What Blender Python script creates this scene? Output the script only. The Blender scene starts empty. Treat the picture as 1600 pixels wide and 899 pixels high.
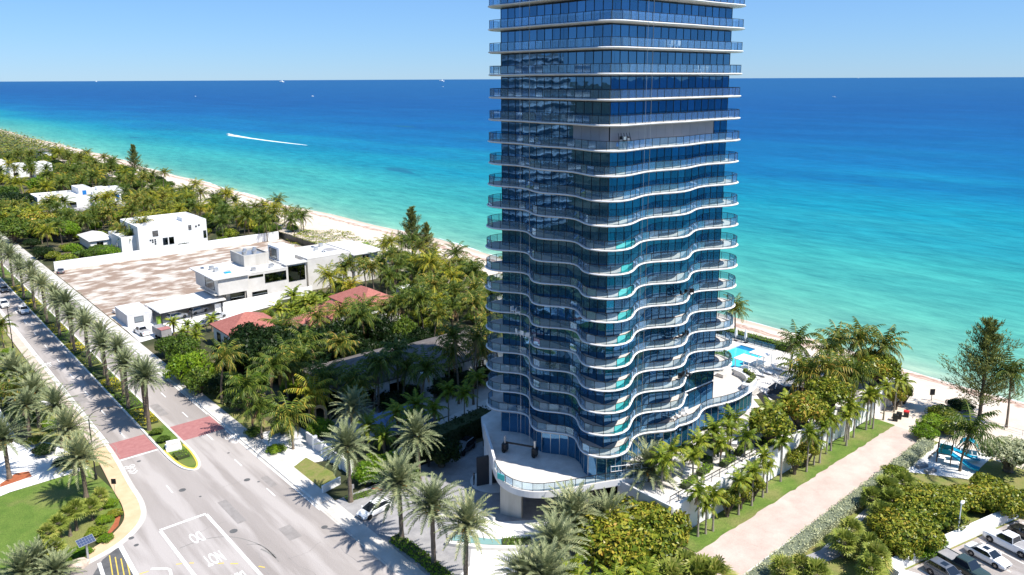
import bpy, bmesh, math, random
from mathutils import Vector, Matrix
R = math.radians
random.seed(7)
scene = bpy.context.scene

# ---------------------------------------------------------------- camera, sky, sun, exposure
CAM_H = 56.0
FPX = 1220.0                      # focal length in pixels of a 1600 px wide picture
PCY = 380.0                       # principal point row (the picture was cropped off centre)
PITCH = math.atan(256.5 / FPX)
ROLL = R(0.25)
cp, sp = math.cos(PITCH), math.sin(PITCH)
FWD = Vector((.6565 * cp, .7543 * cp, -sp)).normalized()     # world: X east, Y north
RGT = Vector((.7543, -.6565, 0)).normalized()
UPV = RGT.cross(FWD)
cam_data = bpy.data.cameras.new("camera")
cam = bpy.data.objects.new("camera", cam_data)
scene.collection.objects.link(cam)
ri = RGT * math.cos(ROLL) - UPV * math.sin(ROLL)
ui = RGT * math.sin(ROLL) + UPV * math.cos(ROLL)
mw = Matrix((ri, ui, -FWD)).transposed().to_4x4()
mw.translation = Vector((0, 0, CAM_H))
cam.matrix_world = mw
cam_data.sensor_width = 36
cam_data.lens = FPX / 1600 * 36
cam_data.shift_y = -(449.5 - PCY) / 1600
cam_data.clip_start = 0.5
cam_data.clip_end = 150000
scene.camera = cam

SUN_EL, SUN_AZ = R(57), R(156)     # azimuth clockwise from north (+Y)
world = bpy.data.worlds.new("World")
scene.world = world
world.use_nodes = True
wn = world.node_tree.nodes
sky = wn.new("ShaderNodeTexSky")
sky.sky_type = 'NISHITA'
sky.sun_disc = False
sky.sun_elevation = SUN_EL
sky.sun_rotation = SUN_AZ
sky.air_density = 1.0
sky.dust_density = 0.0
sky.ozone_density = 3.0
wn["Background"].inputs[1].default_value = 0.055
tint = wn.new("ShaderNodeMixRGB")           # one cool blue tint over the whole sky alike
tint.blend_type = 'MULTIPLY'
tint.inputs[0].default_value = 1
tint.inputs[2].default_value = (.70, .99, 1.46, 1)
world.node_tree.links.new(sky.outputs[0], tint.inputs[1])
pale = wn.new("ShaderNodeMixRGB")           # one even pale blue mixed into every direction of the sky
pale.inputs[0].default_value = .3
pale.inputs[2].default_value = (3.8, 8.0, 14.5, 1)
world.node_tree.links.new(tint.outputs[0], pale.inputs[1])
world.node_tree.links.new(pale.outputs[0], wn["Background"].inputs[0])
sun_d = bpy.data.lights.new("sun", 'SUN')
sun_d.energy = 5.0
sun_d.angle = R(0.53)
sun_d.color = (1.0, .95, .87)
sun = bpy.data.objects.new("sun", sun_d)
scene.collection.objects.link(sun)
sdir = Vector((math.sin(SUN_AZ) * math.cos(SUN_EL), math.cos(SUN_AZ) * math.cos(SUN_EL), math.sin(SUN_EL)))
sun.rotation_euler = (-sdir).to_track_quat('-Z', 'Y').to_euler()
scene.view_settings.view_transform = 'Standard'
scene.view_settings.look = 'None'
scene.view_settings.exposure = 0.66
scene.view_settings.gamma = 1
scene.cycles.transparent_max_bounces = 16
scene.cycles.max_bounces = 7
scene.cycles.caustics_reflective = False
scene.cycles.caustics_refractive = False

# ---------------------------------------------------------------- helpers
col = scene.collection

def W(px, py, z=0.0):
    """where the sight line through a photo pixel meets height z (surveying the place off the photo)"""
    x, y = px - 800.0, py - PCY
    c, s = math.cos(ROLL), math.sin(ROLL)
    x, y = x * c - y * s, x * s + y * c
    k = (CAM_H - z) / (y * cp + FPX * sp)
    X, Y = x * k, (FPX * cp - y * sp) * k
    return (X * .7543 + Y * .6565, -X * .6565 + Y * .7543)

class MB:
    """collects faces; build() links them as one mesh object"""
    def __init__(s):
        s.v = []; s.f = []; s.m = []
    def add(s, verts, faces, mi=0):
        b = len(s.v)
        s.v.extend(verts)
        for f in faces:
            s.f.append(tuple(i + b for i in f)); s.m.append(mi)
        return s
    def box(s, x0, x1, y0, y1, z0, z1, mi=0):
        return s.add([(x0, y0, z0), (x1, y0, z0), (x1, y1, z0), (x0, y1, z0), (x0, y0, z1), (x1, y0, z1), (x1, y1, z1), (x0, y1, z1)],
              [(0, 3, 2, 1), (4, 5, 6, 7), (0, 1, 5, 4), (1, 2, 6, 5), (2, 3, 7, 6), (3, 0, 4, 7)], mi)
    def prism(s, pts, z0, z1, mi=0, top_mi=None, bottom=True):
        n = len(pts); b = len(s.v)
        a = sum(pts[i][0] * pts[(i + 1) % n][1] - pts[(i + 1) % n][0] * pts[i][1] for i in range(n))
        if a < 0: pts = list(reversed(pts))
        s.v.extend([(p[0], p[1], z0) for p in pts] + [(p[0], p[1], z1) for p in pts])
        for i in range(n):
            j = (i + 1) % n
            s.f.append((b + i, b + j, b + n + j, b + n + i)); s.m.append(mi)
        s.f.append(tuple(b + n + i for i in range(n))); s.m.append(mi if top_mi is None else top_mi)
        if bottom: s.f.append(tuple(b + n - 1 - i for i in range(n))); s.m.append(mi)
        return s
    def tube(s, pts, rads, seg=8, mi=0, cap=True):
        b = len(s.v); n = len(pts)
        for i, p in enumerate(pts):
            p = Vector(p)
            t = Vector(pts[min(i + 1, n - 1)]) - Vector(pts[max(i - 1, 0)])
            t = t.normalized() if t.length > 1e-6 else Vector((0, 0, 1))
            a = t.cross(Vector((0, 0, 1)) if abs(t.z) < .9 else Vector((1, 0, 0))).normalized(); c = t.cross(a)
            r = rads[i] if hasattr(rads, '__len__') else rads
            for k in range(seg):
                q = 2 * math.pi * k / seg
                s.v.append(tuple(p + a * (math.cos(q) * r) + c * (math.sin(q) * r)))
        for i in range(n - 1):
            for k in range(seg):
                l = (k + 1) % seg
                s.f.append((b + i * seg + k, b + i * seg + l, b + (i + 1) * seg + l, b + (i + 1) * seg + k)); s.m.append(mi)
        if cap:
            s.f.append(tuple(b + (n - 1) * seg + k for k in range(seg))); s.m.append(mi)
            s.f.append(tuple(b + seg - 1 - k for k in range(seg))); s.m.append(mi)
        return s
    def mesh(s, name, mats, smooth=False):
        me = bpy.data.meshes.new(name)
        me.from_pydata(s.v, [], s.f)
        for m in (mats if isinstance(mats, (list, tuple)) else [mats]): me.materials.append(m)
        me.polygons.foreach_set("material_index", s.m)
        if smooth: me.polygons.foreach_set("use_smooth", [True] * len(s.f))
        me.update()
        return me
    def build(s, name, mats, parent=None, smooth=False, loc=None, rz=0, kind=None):
        return put(name, s.mesh(name, mats, smooth), parent, loc, rz, kind)

def put(name, me, parent=None, loc=None, rz=0, kind=None):
    o = bpy.data.objects.new(name, me)
    col.objects.link(o)
    if parent: o.parent = parent
    if loc: o.location = loc
    if rz: o.rotation_euler = (0, 0, rz)
    if kind: o["kind"] = kind
    return o

def tag(o, label, cat, group=None, kind=None):
    o["label"] = label; o["category"] = cat
    if group: o["group"] = group
    if kind: o["kind"] = kind
    return o

def thing(name, label, cat, loc=(0, 0, 0), rz=0, group=None):
    o = bpy.data.objects.new(name, None)
    col.objects.link(o); o.empty_display_size = .3
    o.location = loc; o.rotation_euler = (0, 0, rz)
    return tag(o, label, cat, group)

def struct(name, mb, mats, smooth=False):
    return mb.build(name, mats, smooth=smooth, kind="structure")

def ordw(n):
    w = ["first", "second", "third", "fourth", "fifth", "sixth", "seventh", "eighth", "ninth", "tenth", "eleventh", "twelfth", "thirteenth",
         "fourteenth", "fifteenth", "sixteenth", "seventeenth", "eighteenth", "nineteenth", "twentieth"]
    if n < 20: return w[n]
    t = {20: "twenty", 30: "thirty", 40: "forty"}[(n + 1) // 10 * 10]
    return {20: "twentieth", 30: "thirtieth", 40: "fortieth"}[n + 1] if (n + 1) % 10 == 0 else t + "-" + w[(n + 1) % 10 - 1]

def smoothpts(pts, sub=6, closed=False):
    """Catmull-Rom through 2D points"""
    P = [Vector(p) for p in pts]; n = len(P); out = []
    for i in range(n if closed else n - 1):
        g = (lambda k: P[k % n]) if closed else (lambda k: P[max(0, min(n - 1, k))])
        a, b, c, d = g(i - 1), g(i), g(i + 1), g(i + 2)
        for j in range(sub):
            t = j / sub
            out.append(tuple(.5 * ((2 * b) + (c - a) * t + (2 * a - 5 * b + 4 * c - d) * t * t + (3 * b - a - 3 * c + d) * t ** 3)))
    if not closed: out.append(tuple(P[-1]))
    return out

def offset(pts, d):
    """offset an open 2D polyline to its left by d"""
    out = []
    for i, p in enumerate(pts):
        a = Vector(pts[max(i - 1, 0)]); b = Vector(pts[min(i + 1, len(pts) - 1)])
        t = (b - a).normalized()
        out.append((p[0] - t.y * d, p[1] + t.x * d))
    return out

def strip(mb, pts, d0, d1, z0, z1, mi=0):
    """a solid band following a polyline between offsets d0 and d1"""
    A, B = offset(pts, d0), offset(pts, d1); n = len(pts)
    v = []
    for a, b in zip(A, B): v += [(a[0], a[1], z0), (b[0], b[1], z0), (b[0], b[1], z1), (a[0], a[1], z1)]
    f = []
    for i in range(n - 1):
        q = 4 * i
        for k in range(4): f.append((q + k, q + (k + 1) % 4, q + 4 + (k + 1) % 4, q + 4 + k))
    f += [(3, 2, 1, 0), tuple(4 * (n - 1) + k for k in range(4))]
    return mb.add(v, f, mi)

# ---------------------------------------------------------------- materials
def _nt(name):
    m = bpy.data.materials.new(name); m.use_nodes = True
    return m, m.node_tree.nodes, m.node_tree.links

def _ramp(N, stops, interp='LINEAR'):
    r = N.new("ShaderNodeValToRGB"); r.color_ramp.interpolation = interp
    e = r.color_ramp.elements
    while len(e) < len(stops): e.new(.5)
    for k, (p, c) in enumerate(stops): e[k].position = p; e[k].color = (*c, 1)
    return r

def surf(name, c1, c2=None, scale=1.0, rough=.7, bump=0, fine=0, metal=0, spec=.4, stretch=None, lo=.35, hi=.65, c3=None, scale3=.2, t3=(.47, .6)):
    """plain surface: two colours mixed by world-space noise, optional third by larger patches, fine speckle and relief"""
    m, N, L = _nt(name)
    b = N["Principled BSDF"]
    b.inputs["Roughness"].default_value = rough; b.inputs["Metallic"].default_value = metal
    b.inputs["Specular IOR Level"].default_value = spec
    if c2 is None:
        b.inputs["Base Color"].default_value = (*c1, 1)
        if not bump: return m
    g = N.new("ShaderNodeNewGeometry")
    vec = g.outputs["Position"]
    if stretch:
        mp = N.new("ShaderNodeMapping"); mp.inputs["Scale"].default_value = stretch
        L.new(vec, mp.inputs["Vector"]); vec = mp.outputs["Vector"]
    n = N.new("ShaderNodeTexNoise"); n.inputs["Scale"].default_value = scale; n.inputs["Detail"].default_value = 6; n.inputs["Roughness"].default_value = .62
    L.new(vec, n.inputs["Vector"])
    if c2 is not None:
        r = _ramp(N, [(lo, c1), (hi, c2)]); L.new(n.outputs["Fac"], r.inputs["Fac"])
        out = r.outputs["Color"]
        if c3 is not None:
            n3 = N.new("ShaderNodeTexNoise"); n3.inputs["Scale"].default_value = scale3; n3.inputs["Detail"].default_value = 4
            L.new(vec, n3.inputs["Vector"])
            r3 = _ramp(N, [(t3[0], (0, 0, 0)), (t3[1], (1, 1, 1))]); L.new(n3.outputs["Fac"], r3.inputs["Fac"])
            mx = N.new("ShaderNodeMixRGB"); mx.inputs[2].default_value = (*c3, 1)
            L.new(r3.outputs["Color"], mx.inputs[0]); L.new(out, mx.inputs[1]); out = mx.outputs[0]
        if fine:
            nf = N.new("ShaderNodeTexNoise"); nf.inputs["Scale"].default_value = 9; nf.inputs["Detail"].default_value = 3
            L.new(g.outputs["Position"], nf.inputs["Vector"])
            rf = _ramp(N, [(.3, (1 - fine,) * 3), (.7, (1 + fine,) * 3)]); L.new(nf.outputs["Fac"], rf.inputs["Fac"])
            ml = N.new("ShaderNodeMixRGB"); ml.blend_type = 'MULTIPLY'; ml.inputs[0].default_value = 1
            L.new(out, ml.inputs[1]); L.new(rf.outputs["Color"], ml.inputs[2]); out = ml.outputs[0]
        L.new(out, b.inputs["Base Color"])
    if bump:
        bp = N.new("ShaderNodeBump"); bp.inputs["Strength"].default_value = bump; bp.inputs["Distance"].default_value = .1
        L.new(n.outputs["Fac"], bp.inputs["Height"]); L.new(bp.outputs[0], b.inputs["Normal"])
    return m

def leaf(name, stops, rough=.45, trans=.3):
    """foliage: each leaf (mesh island) and each plant picks its own shade; some light passes through"""
    m, N, L = _nt(name)
    b = N["Principled BSDF"]; b.inputs["Roughness"].default_value = rough; b.inputs["Specular IOR Level"].default_value = .2
    g = N.new("ShaderNodeNewGeometry"); oi = N.new("ShaderNodeObjectInfo")
    a = N.new("ShaderNodeMath"); a.operation = 'MULTIPLY'; a.inputs[1].default_value = .7
    a2 = N.new("ShaderNodeMath"); a2.operation = 'MULTIPLY_ADD'; a2.inputs[1].default_value = .3
    L.new(g.outputs["Random Per Island"], a.inputs[0]); L.new(oi.outputs["Random"], a2.inputs[0]); L.new(a.outputs[0], a2.inputs[2])
    r = _ramp(N, [(p, tuple(min(.8, c * k) for c, k in zip(q, (1.34, 1.26, 1.0)))) for p, q in stops]); L.new(a2.outputs[0], r.inputs["Fac"])
    L.new(r.outputs["Color"], b.inputs["Base Color"])
    t = N.new("ShaderNodeBsdfTranslucent"); mx = N.new("ShaderNodeMixShader"); mx.inputs[0].default_value = trans
    L.new(r.outputs["Color"], t.inputs["Color"])
    L.new(b.outputs[0], mx.inputs[1]); L.new(t.outputs[0], mx.inputs[2]); L.new(mx.outputs[0], N["Material Output"].inputs["Surface"])
    return m

def glass(name, tint, gloss, refl, rough=.02, vary=0.0, body=None, bodyfac=.28):
    """sheet glass: tinted see-through mixed with a coated reflection, stronger at grazing angles"""
    m, N, L = _nt(name)
    N.remove(N["Principled BSDF"])
    t = N.new("ShaderNodeBsdfTransparent"); t.inputs[0].default_value = (*tint, 1)
    gl = N.new("ShaderNodeBsdfGlossy"); gl.inputs["Color"].default_value = (*gloss, 1); gl.inputs["Roughness"].default_value = rough
    lw = N.new("ShaderNodeLayerWeight"); lw.inputs["Blend"].default_value = .25
    mr = N.new("ShaderNodeMapRange"); mr.inputs[3].default_value = refl; mr.inputs[4].default_value = min(1, refl + .5)
    L.new(lw.outputs["Fresnel"], mr.inputs[0])
    fac = mr.outputs[0]
    if vary:
        oi = N.new("ShaderNodeNewGeometry")
        ob = N.new("ShaderNodeObjectInfo")
        s = N.new("ShaderNodeMath"); s.operation = 'ADD'
        L.new(oi.outputs["Random Per Island"], s.inputs[0]); L.new(ob.outputs["Random"], s.inputs[1])
        fr = N.new("ShaderNodeMath"); fr.operation = 'FRACT'; L.new(s.outputs[0], fr.inputs[0])
        md = N.new("ShaderNodeMath"); md.operation = 'MULTIPLY_ADD'; md.inputs[1].default_value = vary; L.new(fr.outputs[0], md.inputs[0]); L.new(fac, md.inputs[2])
        fac = md.outputs[0]
        # panes are never perfectly flat: each leans a hair its own way
        ns = N.new("ShaderNodeTexNoise"); ns.inputs["Scale"].default_value = .35
        L.new(oi.outputs["Position"], ns.inputs["Vector"])
        bp = N.new("ShaderNodeBump"); bp.inputs["Strength"].default_value = .035; bp.inputs["Distance"].default_value = .3
        L.new(ns.outputs["Fac"], bp.inputs["Height"]); L.new(bp.outputs[0], gl.inputs["Normal"])
    mx = N.new("ShaderNodeMixShader")
    L.new(fac, mx.inputs[0]); L.new(t.outputs[0], mx.inputs[1]); L.new(gl.outputs[0], mx.inputs[2])
    if body:                                    # the coloured coating itself scatters a little light
        df = N.new("ShaderNodeBsdfDiffuse"); df.inputs[0].default_value = (*body, 1); m2 = N.new("ShaderNodeMixShader"); m2.inputs[0].default_value = bodyfac
        L.new(mx.outputs[0], m2.inputs[1]); L.new(df.outputs[0], m2.inputs[2]); mx = m2
    L.new(mx.outputs[0], N["Material Output"].inputs["Surface"])
    return m

def paint(name, c, rough=.25, metal=0):
    m, N, L = _nt(name)
    b = N["Principled BSDF"]; b.inputs["Base Color"].default_value = (*c, 1)
    b.inputs["Roughness"].default_value = rough; b.inputs["Metallic"].default_value = metal; b.inputs["Coat Weight"].default_value = .6
    b.inputs["Coat Roughness"].default_value = .05
    return m

MT = {}
MT['ground'] = surf('ground', (.045, .045, .018), (.025, .038, .010), .3, .95, c3=(.13, .11, .06), scale3=.06)  # dark tone also carries the shade beneath palms and shrubs
MT['grass'] = surf('lawn', (.075, .135, .016), (.115, .175, .026), .5, .95, fine=.35, c3=(.165, .175, .05), scale3=.14)
MT['grass_dry'] = surf('dry_lawn', (.13, .17, .03), (.22, .19, .07), .7, .95, fine=.3)
MT['asphalt'] = surf('asphalt', (.255, .226, .208), (.325, .292, .272), .22, .9, fine=.12, stretch=(1, .10, 1), c3=(.39, .355, .335), scale3=.4)
MT['asphalt_dark'] = surf('fresh_asphalt', (.075, .075, .078), (.12, .12, .12), .8, .9, fine=.15)
MT['concrete'] = surf('pavement_concrete', (.46, .43, .39), (.56, .53, .49), .5, .85, fine=.06)
MT['sidewalk'] = surf('tan_sidewalk', (.54, .37, .22), (.61, .44, .28), .6, .85, fine=.06)
MT['sidewalk_pale'] = surf('pinkish_sidewalk', (.46, .38, .31), (.54, .46, .39), .6, .85, fine=.08)
MT['kerb'] = surf('kerb_concrete', (.58, .56, .52), (.68, .66, .62), 1.2, .8)
MT['white_line'] = surf('road_paint_white', (.50, .48, .46), (.80, .80, .78), 2.2, .6, lo=.28, hi=.5)
MT['yellow_line'] = surf('road_paint_yellow', (.72, .50, .06), (.62, .45, .10), 2.0, .6)
MT['red_brick'] = surf('red_crosswalk', (.31, .125, .12), (.38, .17, .16), 1.4, .85, fine=.12)
MT['paver'] = surf('grey_paver', (.24, .235, .24), (.33, .32, .32), .8, .8, fine=.12)
MT['pink_paver'] = surf('pink_beach_path', (.43, .34, .295), (.50, .405, .355), .35, .85, fine=.10, c3=(.57, .465, .405), scale3=.25, t3=(.5, .75))
MT['plaza'] = surf('white_paving', (.68, .66, .64), (.76, .75, .73), .6, .7, fine=.04)
MT['mulch'] = surf('red_mulch', (.28, .07, .03), (.36, .12, .05), 2, .95)
MT['deck'] = surf('pool_deck_stone', (.52, .49, .455), (.64, .61, .575), .7, .7, fine=.07, c3=(.46, .42, .38), scale3=.3, t3=(.55, .75))
MT['sandlot'] = surf('sandy_lot', (.62, .57, .50), (.70, .66, .60), .25, .95, c3=(.25, .18, .135), scale3=.26, stretch=(.7, 1, 1), t3=(.34, .56), fine=.22)
MT['white'] = surf('white_stucco', (.76, .76, .75), (.82, .82, .81), .6, .65)
MT['offwhite'] = surf('grey_stucco', (.55, .53, .50), (.64, .62, .59), .5, .8)
MT['wallgrey'] = surf('wall_grey_plaster', (.50, .50, .52), (.60, .60, .62), .35, .8)
MT['conc_form'] = surf('board_formed_concrete', (.42, .40, .36), (.52, .50, .46), .8, .8, stretch=(1, 1, .2))
MT['slab_white'] = surf('slab_white_paint', (.62, .62, .635), (.71, .71, .715), .4, .5)
MT['tile_floor'] = surf('balcony_tile', (.50, .46, .42), (.58, .54, .50), .9, .7)
MT['dark_metal'] = surf('dark_metal', (.03, .032, .035), rough=.4, metal=.4)
MT['bronze'] = surf('mullion_metal', (.04, .045, .055), rough=.35, metal=.5)
MT['silver'] = surf('galvanised_metal', (.5, .51, .52), rough=.35, metal=.7)
MT['roof_red'] = surf('red_tile_roof', (.29, .095, .075), (.38, .145, .115), 2.2, .8, fine=.25)
MT['roof_grey_dimmed'] = surf('dimmed_grey_shingle', (.11, .095, .09), (.17, .15, .14), 1.2, .9, fine=.2)  # shingle grey dimmed to carry the tower's deep shade in its colour
MT['roof_white'] = surf('white_roof_membrane', (.58, .57, .55), (.74, .74, .73), .3, .7, c3=(.50, .48, .45), scale3=.12, t3=(.5, .7))
MT['blue_roof'] = surf('blue_metal_roof', (.10, .17, .30), (.14, .21, .36), .8, .35, metal=.2)
MT['trunk'] = surf('palm_bark', (.115, .085, .06), (.20, .16, .12), 3, .95, stretch=(1, 1, 3))
MT['trunk_pale'] = surf('pale_palm_bark', (.26, .22, .17), (.36, .32, .26), 2, .9, stretch=(1, 1, 3))
MT['bark'] = surf('tree_bark', (.09, .065, .045), (.15, .12, .09), 3, .95)
MT['l_date'] = leaf('date_palm_leaf', [(0, (.07, .098, .055)), (.45, (.15, .185, .115)), (.8, (.24, .275, .18)), (1, (.36, .34, .19))], trans=.2)
MT['l_coco'] = leaf('coconut_leaf', [(0, (.018, .045, .008)), (.45, (.055, .095, .016)), (.75, (.125, .155, .028)), (.92, (.28, .23, .05)), (1, (.34, .20, .06))], trans=.18)
MT['l_coco2'] = leaf('yellow_coconut_leaf', [(0, (.06, .10, .010)), (.5, (.18, .21, .022)), (.85, (.37, .32, .035)), (1, (.42, .25, .05))], trans=.2)
MT['l_areca'] = leaf('areca_leaf', [(0, (.04, .085, .010)), (.5, (.13, .185, .022)), (1, (.31, .32, .045))], trans=.22)
MT['l_sabal'] = leaf('fan_palm_leaf', [(0, (.08, .12, .02)), (.5, (.18, .23, .05)), (.85, (.30, .32, .10)), (1, (.42, .34, .14))])
MT['l_grape'] = leaf('sea_grape_leaf', [(0, (.028, .055, .008)), (.35, (.08, .125, .014)), (.62, (.18, .205, .025)), (.85, (.27, .255, .04)), (1, (.33, .17, .045))], .35, .18)
MT['l_tree'] = leaf('broadleaf', [(0, (.022, .055, .010)), (.5, (.06, .115, .018)), (.85, (.11, .165, .025)), (1, (.17, .19, .04))])
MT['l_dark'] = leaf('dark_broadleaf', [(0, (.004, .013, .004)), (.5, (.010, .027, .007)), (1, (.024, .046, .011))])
MT['l_bright'] = leaf('bright_hedge_leaf', [(0, (.05, .13, .010)), (.5, (.11, .21, .015)), (1, (.20, .28, .025))])
MT['l_yellow'] = leaf('yellow_groundcover', [(0, (.30, .31, .02)), (.5, (.52, .46, .03)), (1, (.62, .50, .05))])
MT['l_silver'] = leaf('silver_buttonwood', [(0, (.22, .26, .18)), (.5, (.36, .40, .30)), (1, (.50, .53, .43))])
MT['l_casu'] = leaf('casuarina_needle', [(0, (.05, .08, .03)), (.5, (.11, .15, .055)), (.85, (.21, .22, .07)), (1, (.30, .24, .08))])
MT['fruit'] = surf('orange_date_fruit', (.62, .28, .03), (.72, .38, .05), 6, .6)
MT['inner_pale'] = surf('pale_twigs', (.13, .15, .10), rough=.95)
MT['dead'] = surf('dead_frond', (.20, .125, .06), (.30, .20, .10), 3, .95)
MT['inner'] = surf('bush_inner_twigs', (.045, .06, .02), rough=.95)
MT['tower_glass'] = glass('tower_window_glass', (.13, .32, .44), (.24, .52, .92), .26, .015, .16, (.03, .16, .29))
MT['rail_glass'] = glass('railing_glass', (.86, .94, .98), (.5, .74, 1.0), .06, .02, body=(.26, .42, .55), bodyfac=.10)
MT['rail_sunlit'] = glass('sunlit_railing_glass', (.38, .90, .95), (.6, .9, 1.0), .03, .02)  # turquoise of the sunlit corner panes put into the glass tint
MT['house_glass'] = glass('house_glass', (.10, .13, .16), (.6, .7, .8), .30, .03)
MT['curtain'] = surf('pale_curtain', (.55, .53, .50), (.64, .62, .60), 1.2, .9)
MT['shade'] = surf('grey_roller_shade', (.33, .33, .37), (.37, .37, .41), .5, .9)
MT['core'] = surf('interior_wall', (.30, .29, .28), rough=.9)
MT['unlit_tone'] = surf('unlit_interior_tone', (.05, .05, .055), rough=.9)  # near-black colour stands for the unlit depth of rooms and garage
MT['tyre'] = surf('tyre_rubber', (.012, .012, .013), rough=.8)
MT['rim'] = surf('alloy_rim', (.35, .35, .36), rough=.3, metal=.8)
MT['black_rim'] = surf('dark_alloy_rim', (.05, .05, .055), rough=.35, metal=.7)
MT['car_glass'] = surf('car_glass', (.012, .016, .022), rough=.06, spec=.9)
MT['lamp_clear'] = surf('headlamp_lens', (.75, .76, .78), rough=.1)
MT['lamp_red'] = surf('tail_lamp_lens', (.45, .01, .01), rough=.15)
for nme, c in (('car_white', (.80, .80, .80)), ('car_black', (.012, .012, .014)), ('car_green', (.035, .055, .045)), ('car_grey', (.11, .12, .14)), ('car_silver', (.42, .43, .45)), ('car_red', (.5, .02, .02))):
    MT[nme] = paint(nme, c)
MT['blue_plastic'] = surf('blue_slide_plastic', (.0, .30, .48), rough=.3, spec=.5)
MT['teal_plastic'] = surf('teal_plastic', (.0, .38, .42), rough=.35)
MT['rock'] = surf('boulder_stone', (.42, .34, .27), (.56, .47, .39), 1.5, .9, bump=.4)
MT['red_plastic'] = surf('red_plastic', (.55, .03, .03), rough=.4)
MT['canvas'] = surf('white_canvas', (.80, .80, .79), rough=.8)
MT['solar'] = surf('solar_cells', (.05, .07, .13), rough=.2, spec=.7)
MT['blue_film'] = surf('blue_protective_film', (.03, .12, .42), (.05, .2, .55), .8, .35)
MT['teal_sign'] = surf('teal_banner', (.02, .42, .42), (.04, .55, .52), 2, .5)
MT['green_box'] = surf('lime_paint', (.22, .36, .03), rough=.6)
MT['skin'] = surf('skin', (.42, .26, .18), rough=.6)

# ---------------------------------------------------------------- the setting: ground, sea, beach
def sheet(name, pts, z, m, kind="structure", parent=None):
    mb = MB(); mb.add([(p[0], p[1], z) for p in pts], [tuple(range(len(pts)))])
    a = sum(pts[i][0] * pts[(i + 1) % len(pts)][1] - pts[(i + 1) % len(pts)][0] * pts[i][1] for i in range(len(pts)))
    if a < 0: mb.f = [tuple(reversed(f)) for f in mb.f]
    return mb.build(name, m, parent=parent, kind=kind)

sheet('ground', [(-6000, -6000), (133, -6000), (133, 9000), (-6000, 9000)], -.02, MT['ground'])

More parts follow.
